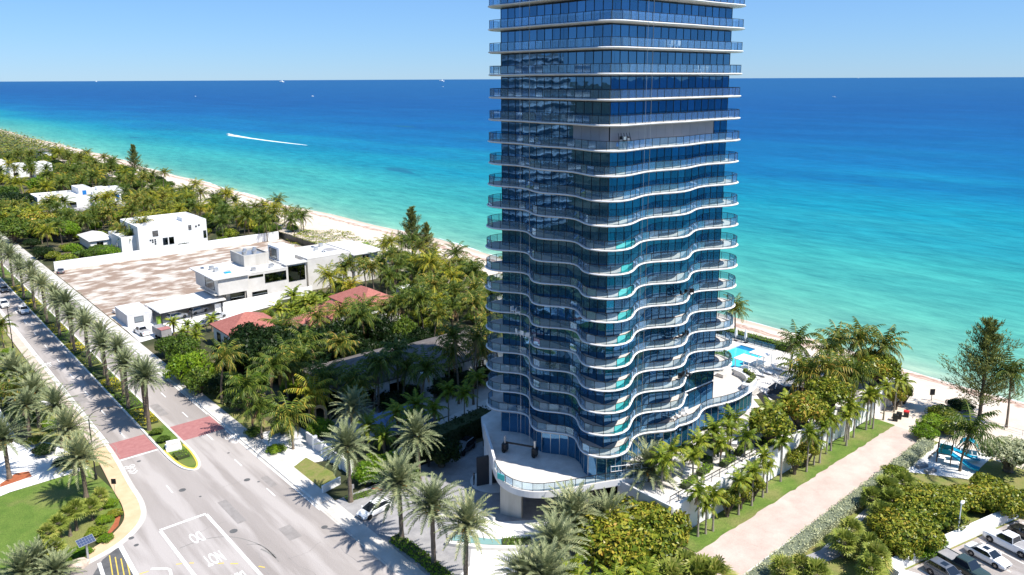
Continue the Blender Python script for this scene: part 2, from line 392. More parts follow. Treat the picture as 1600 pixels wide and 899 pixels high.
def sea_material():
    m, N, L = _nt('sea_water')
    b = N["Principled BSDF"]; b.inputs["Roughness"].default_value = .35; b.inputs["Specular IOR Level"].default_value = .004
    g = N.new("ShaderNodeNewGeometry"); sx = N.new("ShaderNodeSeparateXYZ"); L.new(g.outputs["Position"], sx.inputs[0])
    mp = N.new("ShaderNodeMapping"); mp.inputs["Scale"].default_value = (1, .25, 1); L.new(g.outputs["Position"], mp.inputs["Vector"])
    n1 = N.new("ShaderNodeTexNoise"); n1.inputs["Scale"].default_value = .012; n1.inputs["Detail"].default_value = 5; L.new(mp.outputs[0], n1.inputs["Vector"])
    def math_(op, a, bv, c=None):
        q = N.new("ShaderNodeMath"); q.operation = op
        for k, v in enumerate((a, bv, c)):
            if v is None: continue
            if isinstance(v, (int, float)): q.inputs[k].default_value = v
            else: L.new(v, q.inputs[k])
        return q.outputs[0]
    d = math_('SUBTRACT', sx.outputs[0], 156.5)
    wob = math_('MULTIPLY_ADD', n1.outputs["Fac"], 1.3, .35)          # sand bars shift the depth line
    d = math_('MULTIPLY', d, wob)
    d = math_('MULTIPLY', d, math_('MINIMUM', math_('MAXIMUM', math_('MULTIPLY_ADD', sx.outputs[1], 1 / 1500, .78), .6), 2.3))   # the shelf narrows northward
    d = math_('MAXIMUM', d, 1.0)
    lg = math_('DIVIDE', math_('LOGARITHM', d, 10), 4.0)
    r = _ramp(N, [(.12, (.28, .40, .31)), (.25, (.15, .35, .27)), (.37, (.07, .29, .245)), (.47, (.03, .245, .245)), (.555, (.006, .18, .255)),
                  (.625, (.003, .115, .25)), (.70, (.003, .082, .225)), (.80, (.004, .065, .20)), (1, (.008, .075, .20))])
    L.new(lg, r.inputs["Fac"])
    n2 = N.new("ShaderNodeTexNoise"); n2.inputs["Scale"].default_value = .16; n2.inputs["Detail"].default_value = 7; n2.inputs["Roughness"].default_value = .7
    mp2 = N.new("ShaderNodeMapping"); mp2.inputs["Scale"].default_value = (1.4, .45, 1); mp2.inputs["Rotation"].default_value = (0, 0, .5); L.new(g.outputs["Position"], mp2.inputs["Vector"])
    L.new(mp2.outputs[0], n2.inputs["Vector"])
    rm = _ramp(N, [(.3, (.66, .72, .78)), (.7, (1.3, 1.24, 1.18))]); L.new(n2.outputs["Fac"], rm.inputs["Fac"])
    ml = N.new("ShaderNodeMixRGB"); ml.blend_type = 'MULTIPLY'; ml.inputs[0].default_value = 1
    L.new(r.outputs[0], ml.inputs[1]); L.new(rm.outputs[0], ml.inputs[2])
    n5 = N.new("ShaderNodeTexNoise"); n5.inputs["Scale"].default_value = .018; n5.inputs["Detail"].default_value = 4
    mp5 = N.new("ShaderNodeMapping"); mp5.inputs["Scale"].default_value = (1, .3, 1); mp5.inputs["Rotation"].default_value = (0, 0, .25); L.new(g.outputs["Position"], mp5.inputs["Vector"]); L.new(mp5.outputs[0], n5.inputs["Vector"])
    r5 = _ramp(N, [(.3, (.80, .86, .90)), (.7, (1.14, 1.1, 1.08))]); L.new(n5.outputs["Fac"], r5.inputs["Fac"])
    ml5 = N.new("ShaderNodeMixRGB"); ml5.blend_type = 'MULTIPLY'; ml5.inputs[0].default_value = 1; L.new(ml.outputs[0], ml5.inputs[1]); L.new(r5.outputs[0], ml5.inputs[2]); ml = ml5
    # scattered seagrass beds on the bottom
    n3 = N.new("ShaderNodeTexNoise"); n3.inputs["Scale"].default_value = .03; n3.inputs["Detail"].default_value = 4; L.new(mp.outputs[0], n3.inputs["Vector"])
    r3 = _ramp(N, [(.70, (0, 0, 0)), (.74, (.75, .75, .75))]); L.new(n3.outputs["Fac"], r3.inputs["Fac"])
    mg = N.new("ShaderNodeMixRGB"); mg.inputs[2].default_value = (.01, .10, .17, 1)
    L.new(r3.outputs[0], mg.inputs[0]); L.new(ml.outputs[0], mg.inputs[1])
    L.new(mg.outputs[0], b.inputs["Base Color"])
    n4 = N.new("ShaderNodeTexNoise"); n4.inputs["Scale"].default_value = .5; n4.inputs["Detail"].default_value = 5
    L.new(mp2.outputs[0], n4.inputs["Vector"])
    bp = N.new("ShaderNodeBump"); bp.inputs["Strength"].default_value = .55; bp.inputs["Distance"].default_value = .5
    L.new(n4.outputs["Fac"], bp.inputs["Height"]); L.new(bp.outputs[0], b.inputs["Normal"])
    return m
sheet('sea', [(140, -60000), (110000, -60000), (110000, 120000), (140, 120000)], -2.0, sea_material())

def beach_material():
    m, N, L = _nt('beach_sand')
    b = N["Principled BSDF"]; b.inputs["Roughness"].default_value = .95; b.inputs["Specular IOR Level"].default_value = .1
    g = N.new("ShaderNodeNewGeometry"); sx = N.new("ShaderNodeSeparateXYZ"); L.new(g.outputs["Position"], sx.inputs[0])
    n = N.new("ShaderNodeTexNoise"); n.inputs["Scale"].default_value = .25; n.inputs["Detail"].default_value = 6; L.new(g.outputs["Position"], n.inputs["Vector"])
    r = _ramp(N, [(.3, (.52, .44, .36)), (.7, (.64, .56, .47))]); L.new(n.outputs["Fac"], r.inputs["Fac"])
    # the wrack line: a band of washed-up weed, its edge ragged
    ad = N.new("ShaderNodeMath"); ad.operation = 'MULTIPLY_ADD'; ad.inputs[1].default_value = 9; L.new(n.outputs["Fac"], ad.inputs[0]); L.new(sx.outputs[0], ad.inputs[2])
    mr = N.new("ShaderNodeMapRange"); mr.inputs[1].default_value = 145; mr.inputs[2].default_value = 170; L.new(ad.outputs[0], mr.inputs[0])
    w = _ramp(N, [(.49, (0, 0, 0)), (.53, (.8, .8, .8)), (.57, (.25, .25, .25)), (.60, (.85, .85, .85)), (.65, (0, 0, 0))]); L.new(mr.outputs[0], w.inputs["Fac"])
    mx = N.new("ShaderNodeMixRGB"); mx.inputs[2].default_value = (.27, .13, .095, 1); L.new(w.outputs[0], mx.inputs[0]); L.new(r.outputs[0], mx.inputs[1])
    # wet sand by the water
    wt = _ramp(N, [(.72, (0, 0, 0)), (.82, (.7, .7, .7))]); L.new(mr.outputs[0], wt.inputs["Fac"])
    m2 = N.new("ShaderNodeMixRGB"); m2.inputs[2].default_value = (.40, .31, .24, 1); L.new(wt.outputs[0], m2.inputs[0]); L.new(mx.outputs[0], m2.inputs[1])
    L.new(m2.outputs[0], b.inputs["Base Color"])
    bp = N.new("ShaderNodeBump"); bp.inputs["Strength"].default_value = .5; bp.inputs["Distance"].default_value = .4
    L.new(n.outputs["Fac"], bp.inputs["Height"]); L.new(bp.outputs[0], b.inputs["Normal"])
    return m
mb = MB()
prof = [(124, .0), (138, .35), (147, -.1), (155, -1.0), (162.5, -2.0), (174, -3.6)]
ys = [-400 + i * 6 for i in range(200)] + [800 + 30 * i for i in range(60)] + [9000]
for i, y in enumerate(ys):
    wob = 1.2 * math.sin(y * .031) + .8 * math.sin(y * .083 + 1) + (1.6 * math.sin(y * .011))
    sh = -5.5 if y < 60 else (0 if y > 110 else -5.5 + 5.5 * (y - 60) / 50)
    for x, z in prof: mb.v.append((x + (wob + sh) * (x - 124) / 44 * 1.4, y, z))
n = len(prof)
for i in range(len(ys) - 1):
    for k in range(n - 1):
        mb.f.append((i * n + k, i * n + k + 1, (i + 1) * n + k + 1, (i + 1) * n + k)); mb.m.append(0)
struct('beach', mb, beach_material(), smooth=True)

# thin lace of foam where small waves run out
mb = MB()
pts = [(162.6 + 1.7 * math.sin(y * .031 + .3) + 1.2 * math.sin(y * .083 + 1) + 2.2 * math.sin(y * .011) - (7 if y < 60 else 0 if y > 110 else 7 - 7 * (y - 60) / 50), y) for y in range(-60, 900, 3)]
MT['foam'] = surf('sea_foam', (.62, .68, .68), (.80, .82, .82), .8, .8)
v = []
for i, (x, y) in enumerate(pts):
    wd = .22 + .2 * math.sin(i * 1.7) + .16 * math.sin(i * .63)
    v += [(x - max(.03, wd), y, -1.985), (x + max(.03, wd) * .6, y, -1.985)]
mb.add(v, [(2 * i, 2 * i + 1, 2 * i + 3, 2 * i + 2) for i in range(len(pts) - 1)])
struct('shore_foam', mb, MT['foam'])

# ---------------------------------------------------------------- roads
KW, KE = 26.4, 42.9                   # west and east kerb lines of the avenue
MW, ME = 32.1, 35.9                   # median kerb lines
road_edge_w = smoothpts([(KW, 700), (KW, 400), (KW, 250), (KW, 180), (KW, 150), (KW, 135), (KW, 127), (26.2, 121), (25.6, 112), (25.3, 106), (24.2, 101.5), (21.5, 98.2), (18.0, 96.2), (12, 95.0), (0, 94.6), (-60, 94.4)], 5)
road_pts = road_edge_w + [(-60, 84), (5, 82), (14, 78), (18, 68), (18, 20), (18, -200), (KE, -200), (KE, 700)]
road = sheet('road', road_pts, .0, MT['asphalt'])

def line(x0, x1, y0, y1, m='white_line', z=.006, name='road_line'):
    mb = MB(); mb.add([(x0, y0, z), (x1, y0, z), (x1, y1, z), (x0, y1, z)], [(0, 1, 2, 3)])
    return mb.build(name, MT[m], parent=road)
def seg(p, q, w, m='white_line', z=.006, name='road_line'):
    p, q = Vector(p), Vector(q); t = (q - p).normalized(); nn = Vector((-t.y, t.x)) * w / 2
    mb = MB(); mb.add([(*(p + nn), z), (*(p - nn), z), (*(q - nn), z), (*(q + nn), z)], [(0, 1, 2, 3)])
    return mb.build(name, MT[m], parent=road)

for i in range(-2, 32):               # lane dashes, both carriageways
    y = 118.2 + i * 11.4
    if y > 62 and not (119 < y < 128): line(39.55, 39.70, y, y + 2.7, name='lane_dash')
    if y > 104 and not (119 < y + 1 < 129): line(29.25, 29.40, y - 1.2, y + 1.5, name='lane_dash')
line(KW + .35, KW + .47, 128, 500, name='edge_line'); line(KE - .45, KE - .33, 128.5, 420, name='edge_line')
line(KE - .45, KE - .33, 88, 120.5, name='edge_line')
# red crosswalks
for x0, x1 in ((KW - .75, MW - .1), (ME + .1, KE - .1)):
    line(x0, x1, 121.0, 127.6, 'red_brick', .004, 'red_crosswalk')
    line(x0 + .05, x1, 120.4, 120.75, name='stop_line') if x0 < 30 else None
# the keep-clear box with its lettering
bx0, bx1, by0, by1 = 25.0, 30.8, 58, 97.2
seg((bx0, by1), (bx1, by1), .42, name='box_line'); line(bx0 - .2, bx0 + .2, by0, by1 - .21, z=.0062, name='box_line'); line(bx1 - .2, bx1 + .2, by0, by1 - .21, z=.0062, name='box_line')
def word(txt, x, y, sx, sy):
    c = bpy.data.curves.new('lettering', 'FONT'); c.body = txt; c.align_x = 'CENTER'; c.align_y = 'CENTER'; c.size = 1; c.offset = .012
    me_o = bpy.data.objects.new('tmp', c); col.objects.link(me_o)
    dg = bpy.context.evaluated_depsgraph_get()
    me = bpy.data.meshes.new_from_object(me_o.evaluated_get(dg)); bpy.data.objects.remove(me_o)
    me.materials.clear(); me.materials.append(MT['white_line'])
    o = put('lettering', me, road, (x, y, .007)); o.rotation_euler = (0, 0, math.pi); o.scale = (sx, sy, 1)
    o["label"] = "white road lettering reading " + txt
    return o
word('DO', 27.95, 92.6, .98, 3.5); word('NOT', 27.95, 86.8, .98, 3.5); word('BLOCK', 28.0, 81.0, .98, 3.5)
# bicycle sharrows (two wheels, frame, two chevrons)
def sharrow(x, y):
    mb = MB()
    for cx_, cy_ in ((-.42, 0), (.42, 0)):
        ring = []
        for k in range(14):
            a = 2 * math.pi * k / 14; ring += [(x + cx_ + .36 * math.cos(a), y + cy_ + .5 * math.sin(a), .007), (x + cx_ + .26 * math.cos(a), y + cy_ + .38 * math.sin(a), .007)]
        mb.add(ring, [(2 * k, 2 * ((k + 1) % 14), 2 * ((k + 1) % 14) + 1, 2 * k + 1) for k in range(14)])
    def bar(p, q, w=.1):
        p, q = Vector(p), Vector(q); t = (q - p).normalized(); nn = Vector((-t.y, t.x)) * w / 2
        mb.add([(x + a.x, y + a.y, .0075) for a in (p + nn, p - nn, q - nn, q + nn)], [(0, 1, 2, 3)])
    bar((-.42, 0), (-.1, -.7)); bar((-.1, -.7), (.42, 0)); bar((-.1, -.7), (.3, -.75)); bar((.05, -.05), (.3, -.9)); bar((.42, 0), (.32, -1.0)); bar((-.2, -.9), (0, -.9))
    for o in (-1.6, -2.4): bar((-.55, o + .45), (0, o - .25), .16); bar((0, o - .25), (.55, o + .45), .16)
    mb.build('bicycle_marking', MT['white_line'], parent=road, kind='stuff')
sharrow(27.0, 117.6); sharrow(42.0, 117.2); sharrow(27.2, 175)
# side street: dark crossing, bars, turning mark
dk = [W(145, 899), W(160, 875), W(187, 853), W(213, 899), W(200, 925), W(140, 925)]
mb = MB(); mb.add([(p[0], p[1], .004) for p in dk], [tuple(range(len(dk)))]); mb.build('dark_patch', MT['asphalt_dark'], parent=road)
seg(W(188, 853), W(215, 903), .5, name='stop_line', z=.009); seg(W(155, 880), W(163, 905), .4, name='stop_line', z=.009)
for k in range(4): seg(W(171 + k * 9, 868 + k * 2.5), W(176 + k * 9, 899), .12, 'yellow_line', z=.0085, name='guide_line')
mb = MB()
hook = smoothpts([W(236, 889), W(262, 889), W(267, 896), W(268, 905)], 5); A, B = offset(hook, -.16), offset(hook, .16)
mb.add([(a[0], a[1], .007) for p in zip(A, B) for a in p], [(2 * i, 2 * i + 1, 2 * i + 3, 2 * i + 2) for i in range(len(hook) - 1)]); mb.build('turn_marking', MT['white_line'], parent=road)
for p, q in (((218, 897), (232, 893)), ((275, 882), (284, 881)), ((296, 880), (303, 880)), ((340, 881), (350, 880)), ((360, 881), (372, 881)), ((404, 885), (414, 887))):
    seg(W(*p), W(*q), .16, 'yellow_line', z=.0085, name='guide_line')
# patched strips and sealed cracks
MT['patch'] = surf('asphalt_patch', (.225, .205, .193), (.285, .262, .248), 1.0, .9, fine=.1)
for x0, x1, y0, y1 in ((36.2, 37.6, 133, 139), (39.9, 41.3, 146, 149), (27.0, 28.8, 148, 153), (36.4, 38.0, 84, 87.5), (33.0, 34.2, 92, 99), (40.2, 41.2, 98, 101.5), (29.6, 31.4, 166, 172), (19, 21.5, 80, 82)):
    line(x0, x1, y0, y1, 'patch', .0032, 'asphalt_patch')
cr_ = random.Random(9)
for i in range(16):
    x, y = cr_.uniform(26, 42), cr_.uniform(62, 170); pts_ = [(x, y)]
    if 31.5 < x < 36.5 and y > 108: continue
    for k in range(9): x += cr_.uniform(-.35, .35) + (.0 if i % 3 else .55); y += cr_.uniform(.5, 1.4) if i % 3 else cr_.uniform(-.2, .3); pts_.append((x, y))
    if any(31.8 < q[0] < 36.2 and q[1] > 108 or q[0] > 42.6 or q[0] < 26.4 for q in pts_): continue
    A, B = offset(pts_, -.035), offset(pts_, .035); mb = MB()
    mb.add([(a[0], a[1], .0046) for p in zip(A, B) for a in p], [(2 * k, 2 * k + 1, 2 * k + 3, 2 * k + 2) for k in range(len(pts_) - 1)]); mb.build('sealed_crack', MT['patch'], parent=road)
# manhole covers and drains set in the asphalt, a tyre-mark arc
def disc(x, y, r, m, z=.008, name='manhole_cover'):
    mb = MB(); mb.add([(x + r * math.cos(k * .5236), y + r * math.sin(k * .5236), z) for k in range(12)], [tuple(range(12))]); mb.build(name, m, parent=road)
for px, py, r in ((285, 766, .48), (386, 750, .45), (365, 830, .5), (507, 824, .42), (217, 721, .3), (313, 776, .18), (205, 841, .35), (213, 852, .3), (404, 753, .2), (357, 708, .2)):
    disc(*W(px, py), r, MT['asphalt_dark'])
MT['skid'] = surf('tyre_marks', (.17, .16, .15), (.24, .23, .215), 3, .9)
def skid(pts, w):
    s_ = smoothpts([W(*p) for p in pts], 6); A, B = offset(s_, -w), offset(s_, w); mb = MB()
    mb.add([(a[0], a[1], .0052) for p in zip(A, B) for a in p], [(2 * i, 2 * i + 1, 2 * i + 3, 2 * i + 2) for i in range(len(s_) - 1)]); mb.build('tyre_mark', MT['skid'], parent=road)
skid([(280, 857), (320, 843), (360, 839), (400, 849), (430, 868)], .06); skid([(385, 851), (410, 853), (436, 878)], .05)
skid([(408, 858), (420, 864), (432, 872)], .12)

# kerbs and pavements
mb = MB(); strip(mb, road_edge_w, 0, -.32, -.02, .13); struct('kerb_west', mb, MT['kerb'])
mb = MB(); mb.box(KE, KE + .32, 89.4, 700, -.02, .13); struct('kerb_east', mb, MT['kerb'])
mb = MB(); mb.box(KE, KE + .32, -60, 64.5, -.02, .13); struct('kerb_east_south', mb, MT['kerb'])
sw = [p for p in road_edge_w if p[0] > 8 and p[1] < 128]
mb = MB(); strip(mb, sw, -.325, -2.3, -.02, .11); struct('sidewalk_west', mb, MT['sidewalk'])
mb = MB(); strip(mb, [p for p in road_edge_w if p[1] >= 127], -.33, -1.9, -.02, .105); struct('sidewalk_west_north', mb, MT['sidewalk_pale'])
mb = MB(); mb.box(KE + .325, KE + 2.3, 89.4, 700, -.02, .10); struct('sidewalk_east', mb, MT['concrete'])
mb = MB(); mb.box(KE + .325, KE + 2.3, -60, 64.5, -.02, .10); struct('sidewalk_east_south', mb, MT['concrete'])
sheet('driveway_apron', [(KE, 64.5), (KE + 2.3, 64.5), (KE + 2.3, 89.4), (KE, 89.4)], .012, MT['concrete'])
gut = MB(); gut.box(KE - .30, KE - .02, 64, 430, -.03, .0045); struct('gutter_east', gut, MT['concrete'])
gut = MB(); strip(gut, road_edge_w, .02, .34, -.03, .0045); struct('gutter_west', gut, MT['concrete'])
# median island with a rounded nose, kerb painted yellow at the tip
nose = [(MW, 600), (MW, 300), (MW, 200), (MW, 160), (MW, 140), (MW, 130), (MW, 125), (MW, 121), (MW + .05, 115.5), (MW + .5, 112), (MW + 1.25, 110.4), (MW + 1.95, 110.0), (MW + 2.7, 110.5), (MW + 3.35, 112.2), (ME - .02, 116), (ME, 120), (ME, 124), (ME, 130), (ME, 140), (ME, 160), (ME, 200), (ME, 300), (ME, 600)]
nz = smoothpts(nose, 6)
mb = MB(); strip(mb, nz, 0, .32, -.02, .14); struct('median_kerb', mb, MT['kerb'])
tip = [p for p in nz if p[1] < 119.5]
mb = MB(); strip(mb, tip, .32, .60, -.02, .175); struct('yellow_kerb', mb, MT['yellow_line'])
sheet('median_lawn', [p for p in offset(nz, .33)], .10, MT['grass'])

# ---------------------------------------------------------------- ground areas west of the avenue
sheet('lawn_west', [(22.6, 119.5), (23.3, 112), (22.9, 106), (21.8, 103), (19.5, 100.6), (15, 99), (-60, 97.5), (-60, 120), (10, 120.6), (22.6, 121.2)], .03, MT['grass'])
sheet('grass_verge_west', [(24.4, 121), (24.4, 500), (17, 500), (17, 150), (20, 121)], .028, MT['grass_dry'])
plz = [W(0, 706), W(30, 697), W(62, 690), W(90, 695), W(118, 716), W(94, 738), W(58, 752), W(0, 776), W(-60, 790), W(-60, 712)]
sheet('white_plaza', plz, .045, MT['plaza'])
sheet('white_plaza_path', [(-60, 119.2), (22.4, 121), (22.4, 122.4), (-60, 120.8)], .05, MT['plaza'])
sheet('walkway_west', [(17.2, 158), (23.7, 150), (23.7, 152.4), (17.2, 161)], .034, MT['plaza'])
sheet('walkway_far_west', [(14.5, 130), (16.2, 130), (16.2, 400), (14.5, 400)], .034, MT['plaza'])
sheet('mulch_bed', [W(185, 798), W(189, 805), W(185, 822), W(172, 835), W(168, 833), W(178, 818)], .05, MT['mulch'])
sheet('plaza_planting_bed', [W(0, 757), W(25, 740), W(45, 737), W(50, 745), W(0, 762)], .05, MT['mulch'])

# ---------------------------------------------------------------- ground areas east of the avenue
sheet('verge_lawn', [W(452, 735), W(478, 715), W(520, 738), W(528, 752), W(500, 772), W(470, 760)], .02, MT['grass_dry'])
sheet('gate_paving', [(KE + 2.3, 101.5), (KE + 2.3, 116), (52, 114), (53, 104), (50, 100)], .018, MT['plaza'])
sheet('verge_lawn_north', [(KE + 2.35, 117), (49, 117), (49, 150), (KE + 2.35, 150)], .02, MT['grass_dry'])
sheet('driveway', [(KE + 2.3, 64.5), (72.0, 63), (76.5, 89.5), (62, 89.2), (KE + 2.3, 88.8)], .02, MT['paver'])
sheet('pedestrian_walk', [(KE + 2.3, 55), (70, 50.2), (71.5, 64), (62, 67.5), (58.5, 70), (57.5, 74), (54.5, 73.5), (53.2, 69), (50, 65.2), (KE + 2.3, 63.8)], .05, MT['plaza'])
sheet('front_garden', [(KE + 2.35, 20), (70, 36), (72, 50.1), (KE + 2.35, 54.9)], .028, MT['grass_dry'])
je = random.Random(4)
sheet('grass_strip', [(72 + i * .9, 49.2 - .006 * i + je.uniform(-.16, .16)) for i in range(75)] + [(139, 52.6), (72, 52.6)], .052, MT['grass'])
sheet('beach_path', [(KE + 2.3, 42.6), (142, 43.2), (142, 49.2), (100, 49.2), (72, 49.3), (KE + 2.3, 49.4)], .045, MT['pink_paver'])
sheet('path_kerb', [(60, 42.75), (124, 43.3), (124, 43.5), (60, 42.95)], .06, MT['kerb'])
sheet('park_walk', [(66, 37.6), (110, 40.2), (110, 41.0), (66, 38.6)], .03, MT['concrete'])
sheet('park_lawn', [(60, 20), (137, 22), (137, 43), (60, 42)], .018, MT['grass_dry'])
sheet('playground_sand', [(110.9, 41.4), (129, 41.6), (130.5, 34.4), (115.5, 34.2)], .05, MT['plaza'])
sheet('grey_pad', [W(1256, 870), W(1308, 850), W(1322, 866), W(1265, 890)], .034, MT['paver'])
pang = R(-13)
def PK(u, v):                          # parking-lot frame, rotated against the street grid
    o = Vector((82.5, 33.2)); return (o.x + u * math.cos(pang) - v * math.sin(pang), o.y + u * math.sin(pang) + v * math.cos(pang))
lot = sheet('parking_lot', [PK(-14, -1), PK(44, -1), PK(44, -30), PK(-14, -30)], .06, MT['asphalt'])
for u in [-2.2 + 2.95 * i for i in range(14)]:
    p, q = Vector(PK(u, -1.6)), Vector(PK(u, -7)); t = (q - p).normalized(); nn = Vector((-t.y, t.x)) * .07
    mb = MB(); mb.add([(*(p + nn), .066), (*(p - nn), .066), (*(q - nn), .066), (*(q + nn), .066)], [(3, 2, 1, 0)]); mb.build('bay_line', MT['white_line'], parent=lot)

# ---------------------------------------------------------------- plant makers (meshes shared by the copies)
def frond(mb, rnd, az, el, L, droop, nl, ll, lw, hang, base=(0, 0, 0), mi=0, fold=.5):
    p = Vector(base); ang = el; st = L / nl
    h = Vector((math.cos(az), math.sin(az), 0)); side = Vector((-math.sin(az), math.cos(az), 0))
    yaw = rnd.uniform(-.12, .12)
    pts = []
    for i in range(nl + 1):
        t = i / nl
        d = h * math.cos(ang) + Vector((0, 0, math.sin(ang)))
        pts.append((p.copy(), d))
        p = p + d * st + side * yaw * st * t
        ang -= droop * (.35 + 1.3 * t) / nl
    # rachis
    v = []; w = .035 + .012 * L
    for i, (q, d) in enumerate(pts):
        ww = w * (1 - .8 * i / nl); v += [tuple(q + side * ww), tuple(q - side * ww)]
    mb.add(v, [(2 * i, 2 * i + 1, 2 * i + 3, 2 * i + 2) for i in range(nl)], mi)
    for i in range(1, nl + 1):
        t = i / nl; q, d = pts[i]
        prof = min(1, .35 + 2.2 * t) * (1 - .62 * max(0, t - .45) / .55)
        up = d.cross(side)
        if up.z < 0: up = -up
        for s in (-1, 1):
            l = ll * prof * rnd.uniform(.85, 1.12)
            dr = (side * s * (.9 - .35 * t) + d * (.45 + .45 * t) + up * fold * rnd.uniform(.3, 1) + Vector((0, 0, -hang * rnd.uniform(.6, 1.3)))).normalized()
            wv = d * (lw * .5)
            a = q - wv; b = q + wv; m_ = q + dr * l * .55 + Vector((0, 0, -hang * l * .10)); c = q + dr * l + Vector((0, 0, -hang * l * .38))
            mb.add([tuple(a), tuple(b), tuple(m_ + wv * .9), tuple(c), tuple(m_ - wv * .9)], [(0, 1, 2, 3, 4)], mi)

def date_crown(seed, n=58, L=3.5):
    r = random.Random(seed); mb = MB()
    for i in range(n):
        t = i / (n - 1)
        el = R(88 - 108 * t ** .85) + r.uniform(-.10, .10)
        frond(mb, r, i * 2.39996 + r.uniform(-.15, .15), el, L * r.uniform(.86, 1.08) * (.8 + .2 * min(1, t * 3)), .55 + .45 * t, 16, .62, .15, .10, base=(0, 0, .15 - .3 * t), fold=.55)
    return mb.mesh('date_palm_crown', MT['l_date'])
def date_fruit(seed):
    r = random.Random(seed); mb = MB()
    for i in range(r.randint(4, 6)):
        az = r.uniform(0, 6.28); d = Vector((math.cos(az), math.sin(az), 0))
        c = d * r.uniform(.45, .75) + Vector((0, 0, r.uniform(-.35, -.05)))
        mb.tube([tuple(d * .1), tuple(d * .4 + Vector((0, 0, .08))), tuple(c)], [.035, .03, .025], 4)
        for k in range(10):
            q = c + Vector((r.uniform(-.22, .22), r.uniform(-.22, .22), r.uniform(-.4, .05))); z = .10
            mb.add([tuple(q + Vector(o)) for o in ((z, 0, 0), (-z, 0, 0), (0, z, 0), (0, -z, 0), (0, 0, z), (0, 0, -z * 1.6))],
                   [(0, 2, 4), (2, 1, 4), (1, 3, 4), (3, 0, 4), (2, 0, 5), (1, 2, 5), (3, 1, 5), (0, 3, 5)])
    return mb.mesh('date_fruit', MT['fruit'])
def coco_crown(seed, m, n=26, L=3.7, ll=.95, hang=.55, mess=.16):
    r = random.Random(seed); mb = MB()
    for i in range(n):
        t = i / (n - 1)
        el = R(80 - 112 * t) + r.uniform(-mess, mess)
        frond(mb, r, i * 2.39996 + r.uniform(-.3, .3), el, L * r.uniform(.78, 1.1), .95 + .75 * r.random(), 13, ll, .17, hang + .3 * r.random(), fold=.25)
    for i in range(r.randint(2, 5)):             # old brown fronds hanging by the trunk
        frond(mb, r, r.uniform(0, 6.28), R(-40) + r.uniform(-.3, .1), L * .7, 1.0, 9, ll * .8, .15, .9, mi=1, fold=.0)
    return mb.mesh('palm_crown', [m, MT['dead']])
def fan_crown(seed, n=34, L=1.35):
    r = random.Random(seed); mb = MB()
    for i in range(n):
        t = i / (n - 1); az = i * 2.39996; el = R(85 - 130 * t) + r.uniform(-.15, .15)
        d = Vector((math.cos(az) * math.cos(el), math.sin(az) * math.cos(el), math.sin(el))); side = Vector((-math.sin(az), math.cos(az), 0)); up = d.cross(side)
        q = d * L * r.uniform(.5, .8)
        mb.add([tuple(side * .02), tuple(-side * .02), tuple(q - side * .02), tuple(q + side * .02)], [(0, 1, 2, 3)])
        R0 = L * r.uniform(.6, .85)
        for k in range(11):
            a = R(-105 + 21 * k)
            def bl(aa, rr, dz=0): return tuple(q + (d * math.cos(aa) + side * math.sin(aa)) * rr + up * (.12 * rr) + Vector((0, 0, dz)))
            mb.add([tuple(q), bl(a - .16, R0 * .6), bl(a, R0, -.22 * R0), bl(a + .16, R0 * .6)], [(0, 1, 2, 3)])
    return mb.mesh('fan_palm_crown', MT['l_sabal'])
def palm_trunk(seed, h, r0, r1, lean, m, rings=9, seg=8, skirt=0):
    r = random.Random(seed); mb = MB(); pts = []; rads = []
    az = r.uniform(0, 6.28)
    for i in range(rings + 1):
        t = i / rings; b = lean * t * t
        pts.append((math.cos(az) * b, math.sin(az) * b, h * t)); rads.append(r0 + (r1 - r0) * t + (.12 * r0 if i % 2 else 0) + (.5 * r0 * max(0, 1 - t * 8)))
    mb.tube(pts, rads, seg)
    if skirt:                                   # boots of old fronds below the crown
        x, y, z = pts[-1]
        mb.tube([(x, y, z - skirt), (x, y, z - skirt * .35), (x, y, z + .1)], [r1 * 1.15, r1 * 2.0, r1 * 1.3], seg)
    return mb.mesh('palm_trunk', m, smooth=False), Vector(pts[-1])

def leaf_cloud(mb, rnd, c, rad, n, size, mi=0, flat=.0, inner=.55):
    """n leaf blades spread through a lump's outer shell, facing mostly outward"""
    c = Vector(c)
    for i in range(n):
        z = rnd.uniform(-.85, 1); a = rnd.uniform(0, 6.2832); q = math.sqrt(max(0, 1 - z * z))
        nrm = Vector((q * math.cos(a), q * math.sin(a), z))
        p = c + Vector((nrm.x * rad[0], nrm.y * rad[1], nrm.z * rad[2])) * (rnd.uniform(inner, 1.06) if rnd.random() < .5 else rnd.uniform(.88, 1.08))
        nn = (nrm * (1 - flat) + Vector((rnd.gauss(0, .5), rnd.gauss(0, .5), rnd.gauss(0, .5) + flat * .6))).normalized()
        t = nn.cross(Vector((rnd.gauss(0, 1), rnd.gauss(0, 1), rnd.gauss(0, 1)))).normalized(); b = nn.cross(t)
        s = size * (rnd.uniform(.5, 1.2) if rnd.random() < .8 else rnd.uniform(1.2, 2.0))
        mb.add([tuple(p - t * s * .9), tuple(p - t * s * .1 + b * s * .5), tuple(p + t * s), tuple(p - t * s * .1 - b * s * .5)], [(0, 1, 2, 3)], mi)

